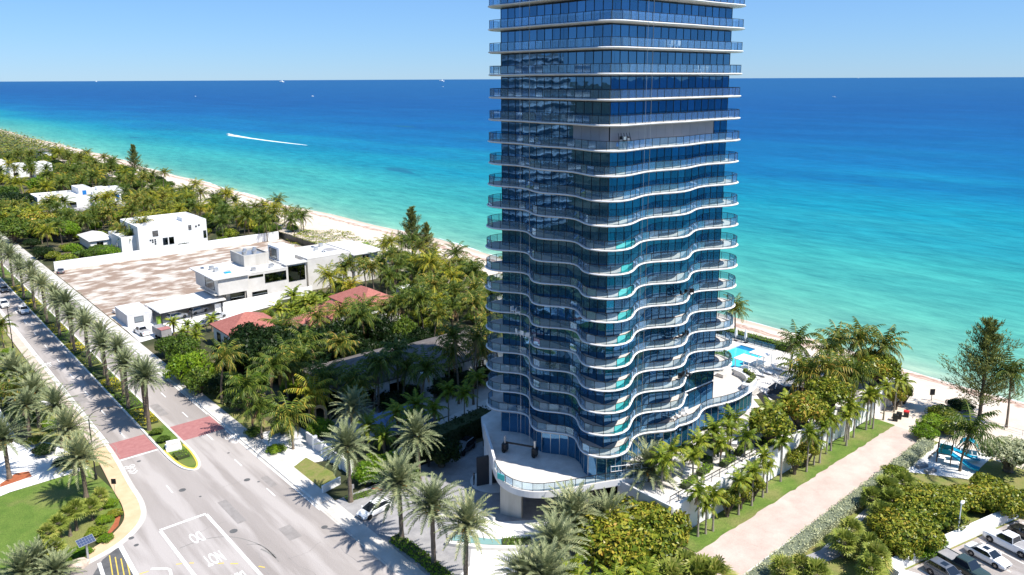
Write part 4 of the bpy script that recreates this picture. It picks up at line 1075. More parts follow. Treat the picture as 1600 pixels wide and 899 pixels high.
g_ = thing('pool_fence', 'dark glass fence along the seaward edge of the pool deck', 'fence', (0, 0, 4.5))
for i in range(8):
    y = 74.6 + i * 1.5
    mb = MB(); mb.box(132.05, 132.08, y + .04, y + 1.46, .1, 1.15); mb.build('fence_pane', MT['rail_glass'], g_)
    mb = MB(); mb.box(132.03, 132.1, y - .03, y + .03, 0, 1.2); mb.build('fence_post', MT['dark_metal'], g_)
ht = thing('hot_tub', 'small round blue spa pool on the deck below the palms', 'hot tub', (127.2, 66.8, 4.5))
mb = MB(); mb.tube([(0, 0, 0), (0, 0, .28)], 1.25, 20); mb.build('rim', MT['white'], ht); mb = MB(); mb.tube([(0, 0, .281), (0, 0, .29)], 1.0, 20); mb.build('water', MT['pool'], ht)
# dark covered furniture with pale poles, stored on the deck
st = thing('stored_shade_frames', 'heap of dark covered shade frames with pale poles beside the stairs', 'stored furniture', (112.4, 61.2, 4.5))
rs_ = random.Random(3)
for i in range(7):
    x, y = rs_.uniform(-2.8, 4.5), rs_.uniform(-2.0, 2.8); a = rs_.uniform(0, 3.1); w_, l_, h_ = rs_.uniform(.7, 1.1), rs_.uniform(1.4, 2.2), rs_.uniform(.6, 1.3)
    mb = MB(); mb.add([(-l_, -w_, 0), (l_, -w_, 0), (l_, w_, 0), (-l_, w_, 0), (-l_ * .8, 0, h_), (l_ * .7, -.1, h_ * .8)], [(0, 1, 5, 4), (1, 2, 5), (2, 3, 4, 5), (3, 0, 4)])
    mb.build('dark_cover', MT['dark_metal'], st, loc=(x, y, .0), rz=a)
for i in range(6):
    x, y = rs_.uniform(-3, 4), rs_.uniform(-2, 3); a = rs_.uniform(-1, 1)
    mb = MB(); mb.tube([(0, 0, .3), (3.2 * math.cos(a), 3.2 * math.sin(a), 1.5)], .05, 5); mb.build('pole', MT['white'], st, loc=(x, y, 0))
# lawn panels, paving strips and the hall's grass apron on the deck
def pad(name, pts, z, m, parent=deck): return sheet(name, pts, z, m, kind=None, parent=parent)
pad('lawn_panel', [(97, 57.2), (104, 56.8), (112, 60), (108.5, 64.6), (105.5, 60.9), (101.5, 60.0)], 4.56, MT['grass'])
for i, x in enumerate((83.0, 87.2)):
    hedge('clipped_hedge', [(x + 1.2, 56.4), (x + 2.8, 61.4)], 2.0, .8, 'l_bright', 'clipped green hedge block under the balconies, %s of two' % ('west' if i == 0 else 'east'), z=4.5, group='hedge blocks under the balconies')
for i in range(5):
    x = 76.4 + i * 4.3; hedge('garden_hedge', [(x, 54.6 + (i % 2) * .6), (x + 3.2, 55.1 + (i % 2) * .6)], 1.1, .7, 'l_bright', 'low garden hedge inside the south wall, %s from the street' % ordw(i), z=4.5, group='low hedges inside the south wall')
for i in range(4):
    mb = MB(); mb.box(-.9, .9, -.4, .4, 0, .5); o = mb.build('stone_bench', MT['slab_white'], None, loc=(79.8 + i * 4.1, 56.6 + (i % 2) * .8, 4.5), rz=.5)
    tag(o, 'pale stone garden bench inside the south wall, %s from the street' % ordw(i), 'bench', 'garden benches')
# white south wall in stepped panels
wl = thing('garden_wall', 'tall white plastered garden wall along the beach path', 'wall', (0, 0, 0))
xs = [71.6, 75.2, 79.4, 83.8, 88.2, 92.5, 97, 101.5, 106, 110.5, 115, 119.5, 124, 128.5, 132, 136]
for i in range(len(xs) - 1):
    y = 52.5 + (.28 if i % 2 else 0)
    mb = MB(); mb.box(xs[i] + (.0 if i % 2 else -.1), xs[i + 1] + (.0 if i % 2 else .1), y, y + .3 + (.14 if not i % 2 else 0), 0, 5.05 if i > 2 else 4.7); mb.build('wall_panel', MT['white'], wl)
mb = MB(); mb.box(71.3, 71.599, 52.5, 61.2, 0, 4.9); mb.build('return_wall', MT['wallgrey'], wl)
rf = thing('garden_railing', 'dark metal railing on top of the white south wall', 'railing', (0, 0, 0))
for i in range(18):
    x = 72 + i * 1.75; mb = MB(); mb.box(x - .03, x + .03, 53.3, 53.36, 4.5, 5.6); mb.build('post', MT['dark_metal'], rf)
mb = MB(); mb.box(72, 101.8, 53.28, 53.38, 5.6, 5.66); mb.build('top_rail', MT['dark_metal'], rf)
# low white walls and ramp at the street corner of the deck
ww = thing('street_wall', 'low grey and white retaining wall between driveway walk and garden', 'wall', (0, 0, 0))
mb = MB(); mb.box(63, 71.2, 59.3, 59.6, 0, 1.6); mb.build('wall_panel', MT['white'], ww)
mb = MB(); mb.box(63, 71.2, 56.0, 56.25, 0, 2.2); mb.build('wall_panel', MT['wallgrey'], ww)
mb = MB(); mb.prism([(63, 56.3), (71.2, 56.3), (71.2, 59.25), (63, 59.25)], 0, .9); mb.build('ramp', MT['offwhite'], ww)
# kerbed planting island and white rim wall by the drop-off
rim = smoothpts([(53.0, 75.6), (56.5, 75.2), (58.3, 72.8), (58.2, 70.6)], 6)
mb = MB(); strip(mb, rim, -.15, .15, 0, .5); struct('driveway_rim', mb, MT['kerb'])
mb = MB(); strip(mb, smoothpts([(50.4, 70.6), (53.2, 66.8), (56.8, 63.4), (60, 60.6)], 5), -.3, .3, 0, .45); struct('reflecting_basin_rim', mb, MT['kerb'])
sheet('reflecting_basin', [(51.3, 70.8), (53.9, 67.3), (57.2, 64.0), (58.2, 64.8), (55.0, 68.0), (52.5, 71.5)], .12, surf('basin_water', (.20, .34, .32), rough=.1))
hedge('island_planting', [(55.8, 66.2), (58.6, 64.0)], 1.5, .35, 'l_bright', 'small kerbed bed of green ground cover before the garage mouth', z=.05, dens=30, size=.12)
hedge('island_planting', [(55.3, 72.3), (57.2, 71.2)], .8, .3, 'l_areca', 'tiny strip of ground cover by the curved drop-off rim', z=.05, dens=30, size=.12)
dr = thing('round_paving', 'round grey paved pad at the tower entrance', 'paving', (64.8, 78.6, .0))
mb = MB(); mb.add([(3.4 * math.cos(k * .26), 3.4 * math.sin(k * .26), .03) for k in range(24)], [tuple(range(24))]); mb.build('pad', MT['offwhite'], dr)
hedge('street_hedge', [(46.2, 75.5), (46.4, 70), (46.2, 64.6), (47.2, 58)], 1.5, .8, 'l_bright', 'low green hedge along the sidewalk before the tower', dens=22)
hedge('entry_grass', [(46.4, 88.0), (50.6, 87.4)], 1.7, .14, 'l_bright', 'bright green grass patch beside the driveway entrance', dens=30, size=.1, cat='planting')
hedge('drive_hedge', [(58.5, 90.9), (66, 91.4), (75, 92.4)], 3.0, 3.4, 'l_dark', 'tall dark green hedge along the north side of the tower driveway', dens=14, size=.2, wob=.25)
# road signs and light rig on the facade
rope = thing('rope_access_rig', 'cluster of window cleaning gear on a mid-height balcony corner', 'cleaning rig', (GX0 + 1.6, GY0 - 1.0, Z0 + 13 * HF))
for i in range(12):
    x, y, z = rs_.uniform(-1.1, 1.1), rs_.uniform(-.35, .35), rs_.uniform(.1, 1.5)
    mb = MB(); mb.box(-.16, .16, -.13, .13, -.2, .2); mb.build('gear_box', [MT['dark_metal'], MT['silver'], MT['blue_film']][i % 3], rope, loc=(x, y, z), rz=rs_.uniform(0, 3))
for i in range(5):
    mb = MB(); mb.tube([(-1.2 + i * .6, -.3, 0), (-1.0 + i * .5, .2, 1.9)], .035, 5); mb.build('strut', MT['dark_metal'], rope)
for i, (x, y) in enumerate(((GX0 - 3.0, 76.2), (GX0 - 3.0, 74.4), (GX0 + 2.9, GY0 - 3.0), (GX0 + 3.9, GY0 - 3.0))):
    mb = MB(); mb.tube([(x, y, 5.3), (x, y, 69)], .022, 4); o = mb.build('hanging_rope', MT['silver'])
    tag(o, 'thin rope hanging down the tower, %s from the left' % ordw(i), 'rope', 'ropes down the facade')
# balcony furniture
def furn(x, y, k, i, m):
    r_ = thing('balcony_chair', 'outdoor chair on a lower balcony, %s of the set' % ordw(i), 'chair', (x, y, Z0 + k * HF), .6 * i, 'balcony chairs')
    mb = MB(); mb.box(-.3, .3, -.3, .3, .36, .46); mb.build('seat', m, r_); mb = MB(); mb.box(-.3, .3, .26, .32, .46, .95); mb.build('backrest', m, r_)
    for sx in (-.26, .26):
        for sy in (-.26, .26): mb = MB(); mb.box(sx - .025, sx + .025, sy - .025, sy + .025, 0, .36); mb.build('leg', m, r_)
fi = 0
for k, x, y, n_, m in ((5, GX0 - 1.4, 79.5, 2, 'white'), (4, GX0 - 1.4, 78.5, 4, 'white'), (4, 84, GY0 - 1.2, 3, 'dark_metal'), (2, 85, GY0 - 1.3, 3, 'dark_metal'), (6, 85, GY0 - 1.2, 3, 'dark_metal'), (3, GX0 - 1.3, 72.5, 2, 'dark_metal'), (0, 84.5, GY0 - .9, 4, 'white'), (14, GX0 - 1.0, 70, 3, 'white'), (17, 80, GY0 - 1.0, 3, 'white'), (16, 86, GY0 - 1, 3, 'white')):
    for i in range(n_):
        furn(x + (i * 1.0 if y < GY0 else 0), y - (i * 1.0 if y > GY0 else 0), k, fi, MT[m]); fi += 1

# ---------------------------------------------------------------- houses
def window(parent, face, at, u0, u1, z0, z1, m='house_glass', fr='dark_metal', name='window', bars=1):
    """a framed opening on a south (Y=at) or west (X=at) wall: frame proud of the wall, panes behind it"""
    P = (lambda u, d: (u, at - d)) if face == 'S' else (lambda u, d: (at - d, u))
    def bx(mb, a0, a1, d0, d1, c0, c1):
        p, q = P(a0, d0), P(a1, d1); mb.box(min(p[0], q[0]), max(p[0], q[0]), min(p[1], q[1]), max(p[1], q[1]), c0, c1)
    mb = MB(); t = .07
    bx(mb, u0, u1, .0, .09, z0, z0 + t); bx(mb, u0, u1, .0, .09, z1 - t, z1); bx(mb, u0, u0 + t, .0, .088, z0 + t, z1 - t); bx(mb, u1 - t, u1, .0, .088, z0 + t, z1 - t)
    w = mb.build(name, MT[fr], parent)
    n_ = bars
    for i in range(n_):
        a, b = u0 + t + (u1 - u0 - 2 * t) * i / n_, u0 + t + (u1 - u0 - 2 * t) * (i + 1) / n_
        mb = MB(); bx(mb, a + .015, b - .015, .015, .035, z0 + t, z1 - t); o = mb.build('pane', MT[m], w)
        mb = MB(); bx(mb, a, b, .004, .012, z0 + t, z1 - t); mb.build('dark_room_backing', MT['unlit_tone'], w)  # dark sheet stands for an unlit room; the wall behind is solid
    return w
def block(parent, x0, x1, y0, y1, z1, m='white', rm='roof_white', z0=0, par=.35, name='wall'):
    mb = MB(); mb.box(x0, x1, y0, y1, z0, z1); mb.build(name, MT[m], parent)
    if par:
        w = .25; mb = MB()
        mb.box(x0 - .02, x1 + .02, y0 - .02, y0 + w, z1 + .002, z1 + par); mb.box(x0 - .02, x1 + .02, y1 - w, y1 + .02, z1 + .002, z1 + par)
        mb.box(x0 - .02, x0 + w, y0 + w, y1 - w, z1 + .002, z1 + par - .003); mb.box(x1 - w, x1 + .02, y0 + w, y1 - w, z1 + .002, z1 + par - .003)
        mb.build('parapet', MT[m], parent)
    mb = MB(); mb.box(x0 + .26, x1 - .26, y0 + .26, y1 - .26, z1 + .003, z1 + .08); mb.build('roof', MT[rm], parent)
def hip(parent, x0, x1, y0, y1, z0, zr, m, ov=.6):
    """hipped roof with eaves"""
    x0 -= ov; x1 += ov; y0 -= ov; y1 += ov; w, d = x1 - x0, y1 - y0
    if w > d: r0, r1 = (x0 + d / 2, (y0 + y1) / 2), (x1 - d / 2, (y0 + y1) / 2)
    else: r0, r1 = ((x0 + x1) / 2, y0 + w / 2), ((x0 + x1) / 2, y1 - w / 2)
    mb = MB(); v = [(x0, y0, z0), (x1, y0, z0), (x1, y1, z0), (x0, y1, z0), (*r0, zr), (*r1, zr)] + [(x0, y0, z0 - .2), (x1, y0, z0 - .2), (x1, y1, z0 - .2), (x0, y1, z0 - .2)]
    f = [(0, 1, 5, 4), (1, 2, 5), (2, 3, 4, 5), (3, 0, 4)] if w > d else [(0, 1, 4), (1, 2, 5, 4), (2, 3, 5), (3, 0, 4, 5)]
    f += [(6, 7, 1, 0), (7, 8, 2, 1), (8, 9, 3, 2), (9, 6, 0, 3), (9, 8, 7, 6)]
    mb.add(v, f); return mb.build('roof', MT[m], parent)

def clutter(parent, x0, x1, y0, y1, z, n_, seed):
    """vents, condensers, pipes and drain heads on a flat roof"""
    r_ = random.Random(seed)
    for i in range(n_):
        x, y = r_.uniform(x0, x1), r_.uniform(y0, y1); k = i % 4; mb = MB()
        if k == 0: mb.box(x - .5, x + .5, y - .5, y + .5, z, z + .9); nm, m = 'condenser', 'silver'
        elif k == 1: mb.tube([(x, y, z), (x, y, z + .6), (x + .15, y, z + .75)], [.14, .14, .2], 8); nm, m = 'roof_vent', 'offwhite'
        elif k == 2: mb.box(x - .9, x + .9, y - .06, y + .06, z, z + .14); nm, m = 'roof_pipe', 'paver'
        else: mb.box(x - .35, x + .35, y - .6, y + .6, z, z + .25); nm, m = 'skylight', 'house_glass'
        mb.build(nm, MT[m], parent)
# 1 the cubic white house beyond the sandy lot
h = thing('white_house', 'large cubic white house with few small dark windows beyond the sandy lot', 'house')
block(h, 73, 95.5, 272, 292, 8.4); block(h, 88, 93.5, 273.5, 279, 9.6, z0=8.45, par=.2); block(h, 68.4, 72.99, 275, 290, 5.0)
for u0, u1, z0, z1, b in ((77.5, 79.3, 4.9, 6.8, 1), (80.6, 82.2, 1.6, 4.0, 1), (82.6, 84.2, 1.6, 4.0, 1), (89.3, 90.3, 5.6, 7.3, 1), (91.6, 92.2, 6.3, 6.9, 1), (92.6, 93.2, 6.6, 7.2, 1), (94.2, 95.2, 2.2, 4.8, 1),
                         (76.4, 76.9, 3.5, 4.0, 1), (77.1, 77.6, 3.5, 4.0, 1), (77.1, 77.6, 2.8, 3.3, 1), (77.9, 78.4, 3.5, 4.0, 1), (77.9, 78.4, 2.8, 3.3, 1), (77.9, 78.4, 2.1, 2.6, 1)):
    window(h, 'S', 272, u0, u1, z0, z1)
window(h, 'W', 73, 280, 282, 5, 7); window(h, 'W', 73, 286, 288, 5, 7); window(h, 'W', 68.4, 279, 281.5, .3, 2.8)
mb = MB(); mb.box(80, 84, 283, 285, 8.49, 9.2); mb.build('roof_unit', MT['offwhite'], h)
clutter(h, 75, 86, 274, 290, 8.49, 9, 1)
w1 = thing('lot_wall', 'long white wall between the cubic house and the sandy lot', 'wall')
for i in range(8): mb = MB(); mb.box(46 + i * 8.9, 46 + (i + 1) * 8.9 - .04, 262.0, 262.35, 0, 2.9); mb.build('wall_panel', MT['white'], w1)
# 2 white house with blue shutters
h = thing('shutter_house', 'long low white house with bright blue shutters among the palms', 'house')
block(h, 65, 81.5, 388, 404, 6.2); block(h, 81.52, 86.5, 389, 402, 8.6); block(h, 86.52, 101, 387, 404, 6.6)
MT['shutter'] = surf('blue_shutter_paint', (.02, .18, .50), rough=.5)
for u0, u1, z0, z1, m in ((69, 75, 4.6, 5.6, 'house_glass'), (70, 73, 2.4, 3.2, 'house_glass'), (76, 80, .5, 3.2, 'house_glass')): window(h, 'S', 388, u0, u1, z0, z1, m, 'white', bars=2)
for u0, u1, z0, z1 in ((83, 84.6, 5.9, 7.8),): window(h, 'S', 389, u0, u1, z0, z1, 'shutter', 'shutter', 'shutter_window')
for u0, u1 in ((90.2, 91.8), (96, 97.5)): window(h, 'S', 387, u0, u1, 2.4, 4.9, 'shutter', 'shutter', 'shutter_window')
window(h, 'S', 387, 98.4, 100.6, 1.2, 5.0, bars=1)
window(h, 'W', 65, 392, 394, 1, 5)
clutter(h, 67, 80, 390, 402, 6.29, 7, 5); clutter(h, 88, 99, 389, 402, 6.69, 6, 6)
mb = MB(); mb.box(90, 93, 393, 397, 6.69, 8.2); mb.build('roof_unit', MT['white'], h)
mb = MB(); mb.box(70, 102, 378.5, 387.9, 0, .5); mb.build('terrace', MT['paver'], h)
# 3 distant white house at the left edge
h = thing('far_white_house', 'distant flat-roofed white house at the left edge among palms', 'house')
block(h, 78, 90, 540, 556, 7.0); block(h, 90.02, 99, 532, 552, 7.5); block(h, 70, 77.98, 544, 560, 9.5)
window(h, 'S', 532, 95, 96.6, 3, 6); window(h, 'S', 540, 80, 82.5, .5, 3); window(h, 'S', 540, 85, 87, 4, 6)
window(h, 'S', 544, 72, 75, 1, 3)
h = thing('far_beach_house', 'small pale house roof deep in the far palm grove', 'house')
block(h, 112, 120, 640, 652, 6.5); window(h, 'S', 640, 114, 117, 2, 5); hip(h, 112, 120, 640, 652, 6.95, 8.5, 'roof_grey_dimmed')
# 4 grey hut
h = thing('grey_hut', 'small hut with pale grey hipped roof behind the hedge', 'hut')
block(h, 62, 69, 288, 303, 3.0, par=0, rm='offwhite'); hip(h, 62, 69, 288, 303, 3.1, 4.6, 'offwhite'); window(h, 'S', 288, 64, 66, .6, 2.4)
# 5 concrete modern house with carport
sheet('sandy_lot', [(45.5, 186), (66, 194), (100, 206), (118, 218), (118, 261.8), (45.5, 261.8)], .03, MT['sandlot'])
sheet('motor_court', [(45.3, 176), (64, 180), (82, 184), (82, 200), (46, 200)], .036, MT['plaza'])
h = thing('concrete_house', 'boxy pale concrete modern house with flat white roofs and dark windows', 'house')
block(h, 67.0, 74.6, 186.5, 202, 8.2, 'offwhite', z0=4.3, par=.15)
mb = MB(); mb.box(65.8, 75.2, 185.9, 202.6, 8.36, 8.62); mb.build('roof_plate', MT['roof_white'], h)
block(h, 69.5, 74.5, 188.4, 200, 4.28, 'conc_form', par=0)
block(h, 74.62, 86.0, 188.0, 203, 8.0, 'offwhite', par=.2); block(h, 86.02, 91.5, 189.0, 204, 8.3, 'offwhite', par=.2)
mb = MB(); mb.box(85.6, 92, 188.4, 191, 8.52, 8.75); mb.build('roof_plate', MT['roof_white'], h)
block(h, 77.6, 84.4, 195.8, 204.8, 10.6, 'conc_form', rm='silver', z0=8.1, par=.5, name='plant_screen')
for i in range(6): mb = MB(); mb.box(78.5 + i * .9, 79.1 + i * .9, 198 + (i % 3) * 1.8, 199.2 + (i % 3) * 1.8, 10.69, 11.6); mb.build('roof_fan', MT['silver'], h)
block(h, 86.8, 91.2, 194.6, 201.6, 12.0, 'white', z0=8.4, par=0); window(h, 'W', 86.8, 196.2, 200.6, 8.8, 11.4, bars=3)
block(h, 92.8, 106.5, 190.5, 206, 8.6, 'offwhite', par=.3); block(h, 106.52, 114, 189.5, 207, 7.9, 'offwhite', par=.2)
mb = MB(); mb.box(105.6, 115.5, 188.4, 208, 8.12, 8.36); mb.build('roof_plate', MT['roof_white'], h)
mb = MB(); mb.box(102, 105, 196, 200, 8.69, 8.73); mb.build('roof_hatch', MT['paver'], h)
mb = MB(); mb.box(91.52, 92.78, 191.5, 203, 0, 7.0); mb.build('recess_wall', MT['conc_form'], h)
window(h, 'S', 188.0, 75.4, 79.2, 6.9, 7.5, bars=2); window(h, 'S', 188.0, 79.6, 85.4, 5.0, 7.4, bars=3); window(h, 'S', 189.0, 86.4, 91.2, 3.9, 8.0, bars=2)
window(h, 'S', 188.4, 70.5, 74.2, .4, 3.8, bars=2); window(h, 'W', 67.0, 189, 195, 5.0, 7.6, bars=3); window(h, 'S', 189.5, 107.6, 111, 4.6, 7.5, bars=2); window(h, 'S', 188, 76, 80, .2, 3.2, bars=2)
mb = MB(); mb.box(66.2, 67, 187, 197, 4.3, 4.5); mb.build('balcony', MT['offwhite'], h)
mb = MB()
for i in range(8): mb.box(66.22, 66.26, 187.1 + i * 1.38, 187.14 + i * 1.38, 4.501, 5.5)
for z in (4.8, 5.15, 5.5): mb.box(66.21, 66.27, 187.1, 196.8, z, z + .04)
mb.build('balcony_rail', MT['silver'], h, kind='stuff')
mb = MB(); mb.box(66, 92, 186.9, 187.2, 0, 2.2); mb.build('garden_wall', MT['white'], h)
clutter(h, 94, 104, 193, 204, 8.69, 8, 2); clutter(h, 68, 74, 192, 201, 8.63, 5, 3); clutter(h, 75.5, 85, 190, 194.5, 8.09, 5, 4)
mb = MB(); mb.box(70.3, 71.9, 190, 191.2, 8.63, 8.85); mb.build('roof_tarp', MT['blue_plastic'], h)
cpt = thing('carport', 'long flat white carport roof beside the sandy lot', 'carport')
mb = MB(); mb.prism([(52.4, 184.6), (68.4, 185.8), (69.0, 197.5), (52.0, 194.5)], 3.1, 3.4); mb.build('roof', MT['roof_white'], cpt)
for x, y in ((53, 185.4), (60, 186), (67.6, 186.6), (53, 193.6), (67.8, 196)): mb = MB(); mb.box(x - .12, x + .12, y - .12, y + .12, 0, 3.1); mb.build('post', MT['dark_metal'], cpt)
mb = MB(); mb.box(53, 68, 195.2, 195.5, 0, 3.05); mb.build('back_wall', MT['wallgrey'], cpt)
mb = MB(); mb.box(52.2, 53.2, 185.6, 187, 0, 1.9); tag(mb.build('utility_cabinet', MT['green_box']), 'lime green utility cabinet under the carport end', 'cabinet')
sh_ = thing('white_shed', 'low white flat-roofed shed beside the street palms', 'shed')
block(sh_, 46.5, 52, 189, 199, 2.8, 'wallgrey', par=.1); window(sh_, 'S', 189, 48, 50, .8, 2.2)
fn = thing('dark_fence', 'dark mesh fence on the seaward side of the sandy lot', 'fence')
for i in range(14):
    y = 210 + i * 4
    mb = MB(); mb.box(118.4, 118.46, y + .06, y + 3.94, .1, 2.2); mb.build('fence_panel', MT['dark_metal'], fn); mb = MB(); mb.box(118.35, 118.5, y - .05, y + .05, 0, 2.4); mb.build('fence_post', MT['dark_metal'], fn)
# 6 red-roofed houses
h = thing('red_roof_house', 'house with wide salmon red tile roof behind the palm grove', 'house')
block(h, 86.5, 97, 152, 166, 4.6, 'white', par=0); hip(h, 86.5, 97, 152, 166, 4.7, 7.6, 'roof_red'); block(h, 80, 86.48, 155, 163, 3.8, 'white', par=0); hip(h, 80, 86, 155, 163, 3.9, 5.8, 'roof_red')
window(h, 'S', 152, 89, 91, 1, 3); window(h, 'W', 80, 157, 159, 1, 3)
h = thing('red_roof_cottage', 'cottage with red tile roof beside the concrete house carport', 'house')
block(h, 57.5, 68.5, 155, 165, 4.2, 'white', par=0); hip(h, 57.5, 68.5, 155, 165, 4.3, 7.0, 'roof_red'); window(h, 'W', 57.5, 157, 159, 1, 3); window(h, 'W', 57.5, 161, 163, 1, 3)
h = thing('red_roof_wing', 'low wing with red tile roof edge above the dark trees', 'house')
block(h, 70.5, 79, 150, 156, 4.2, 'white', par=0); hip(h, 70.5, 79, 150, 156, 4.3, 6.2, 'roof_red'); window(h, 'S', 150, 73, 75, 1, 3)
# 7 long house with low grey roof in the tower's shade
h = thing('grey_roof_house', 'long house with low grey shingle roof in the tower shade', 'house')
block(h, 60, 76.0, 112.5, 126, 4.3, 'white', par=0); hip(h, 60, 76.0, 112.5, 126, 4.4, 6.6, 'roof_grey_dimmed', .9)
block(h, 76.02, 96.5, 111, 124.5, 4.3, 'white', par=0); hip(h, 76.6, 96.5, 111, 124.5, 4.42, 6.9, 'roof_grey_dimmed', .9)
window(h, 'W', 60, 115, 117.5, .8, 3.2, bars=2); window(h, 'W', 60, 120, 122.5, .8, 3.2, bars=2); window(h, 'S', 112.5, 63, 66, .4, 3.2, bars=2); window(h, 'S', 112.5, 69, 72, .4, 3.2, bars=2); window(h, 'S', 111, 80, 84, .4, 3.2, bars=3); window(h, 'S', 111, 88, 92, .4, 3.2, bars=3)
mb = MB(); mb.box(74.8, 75.2, 108.0, 112.4, 0, 4.2); mb.build('wing_wall', MT['white'], h)
sheet('house_court', [(53, 103), (78, 100), (100, 104), (98, 111), (60, 112.4), (53, 112)], .022, MT['concrete'])
sheet('service_court', [(70, 93.5), (100, 95), (100, 104), (70, 100)], .03, MT['offwhite'])
# 8 garden pavilion by the beach
h = thing('garden_pavilion', 'small open white pavilion among the beach palms', 'pavilion', (109, 165, 0))
mb = MB(); mb.box(-3, 3, -3, 3, 2.9, 3.2); mb.build('roof', MT['roof_white'], h)
for sx in (-2.7, 2.7):
    for sy in (-2.7, 2.7): mb = MB(); mb.box(sx - .15, sx + .15, sy - .15, sy + .15, 0, 2.9); mb.build('post', MT['white'], h)
mb = MB(); mb.box(-2.5, -1.5, -2.6, 2.6, 0, 2.89); mb.build('back_wall', MT['white'], h)
# 9 blue ribbed roof near the street
h = thing('ribbed_roof_shelter', 'shelter with blue ribbed metal roof behind the street palms', 'shelter', (62.4, 99.0, 0), R(-4))
for i in range(14):
    x = -4.6 + i * .66
    mb = MB(); mb.add([(x, -3.4, 2.75), (x + .64, -3.4, 2.75), (x + .64, 3.4, 3.5), (x, 3.4, 3.5), (x, -3.4, 2.65), (x + .64, -3.4, 2.65), (x + .64, 3.4, 3.4), (x, 3.4, 3.4), (x + .55, -3.4, 2.86), (x + .64, -3.4, 2.86), (x + .64, 3.4, 3.61), (x + .55, 3.4, 3.61)],
                      [(0, 1, 2, 3), (7, 6, 5, 4), (0, 4, 5, 1), (1, 5, 6, 2), (2, 6, 7, 3), (3, 7, 4, 0), (8, 9, 10, 11), (8, 0, 3, 11), (9, 8, 0, 1)]); mb.build('roof_rib', MT['blue_roof'], h)
for x, y, z in ((-4.4, -3.1, 2.7), (4.3, -3.1, 2.7), (-4.4, 3.1, 3.35), (4.3, 3.1, 3.35)): mb = MB(); mb.box(x - .1, x + .1, y - .1, y + .1, 0, z); mb.build('post', MT['dark_metal'], h)
# gate walls along the street
gw = thing('gate_wall', 'pale street wall with piers before the shaded house', 'wall')
for i in range(5):
    y0 = 93.5 + i * 2.75
    mb = MB(); mb.box(50.2, 50.5, y0 + .22, y0 + 2.72, 0, 1.9); mb.build('wall_panel', MT['wallgrey'], gw); mb = MB(); mb.box(50.0, 50.7, y0 - .2, y0 + .2, 0, 2.2); mb.build('pier', MT['white'], gw)
gw = thing('white_wall', 'white wall panels behind the teal sign at the tower entrance', 'wall')
for i in range(4): mb = MB(); mb.box(51 + i * 2.2, 51 + (i + 1) * 2.2 - .04, 91.6 + i * .25, 91.9 + i * .25, 0, 2.0); mb.build('wall_panel', MT['white'], gw)
mb = MB(); mb.box(-1.6, 1.6, -.12, .12, 0, 1.1); tag(mb.build('low_sign_wall', MT['white'], None, loc=(46.4, 92.0, .02), rz=R(12)), 'low white sign wall on the verge near the sidewalk', 'sign wall')
ar = thing('garden_arch', 'small pinkish garden arch behind the yellow palm', 'arch', (55.5, 112.6, 0), R(-40))
mb = MB(); pts = [(-.9, 0, 0), (-.9, 0, 2.2)] + [(-.9 * math.cos(a), 0, 2.2 + .7 * math.sin(a)) for a in (.5, 1.0, 1.57, 2.1, 2.6)] + [(.9, 0, 2.2), (.9, 0, 0)]
mb.tube(pts, .28, 6); mb.build('arch_ring', MT['sidewalk'], ar)
# apartment blocks west of the avenue, seen mirrored in the tower's glass
for i, (x, y, w_, d_, ht_, m) in enumerate(((-62, 232, 26, 34, 58, 'offwhite'), (-20, 330, 24, 30, 46, 'conc_form'), (-120, 300, 30, 40, 66, 'wallgrey'))):
    h = thing('apartment_block', ('tall pale apartment block mirrored in the tower glass', 'lower concrete apartment block mirrored in the tower glass', 'tallest grey apartment block mirrored in the tower glass')[i], 'apartment block', (x, y, 0))
    mb = MB(); mb.box(-w_ / 2, w_ / 2, -d_ / 2, d_ / 2, 0, ht_); mb.build('wall', MT[m], h)
    for k in range(int(ht_ / 3.1)):
        mb = MB(); mb.box(-w_ / 2 - .9, w_ / 2 + .9, -d_ / 2 - .9, d_ / 2 + .9, 3 + k * 3.1, 3.25 + k * 3.1); mb.build('floor_band', MT['wallgrey'], h)
        mb = MB(); mb.box(-w_ / 2 - .05, w_ / 2 + .05, -d_ / 2 - .05, d_ / 2 + .05, 3.9 + k * 3.1, 5.6 + k * 3.1); mb.build('window_band', MT['core'], h)

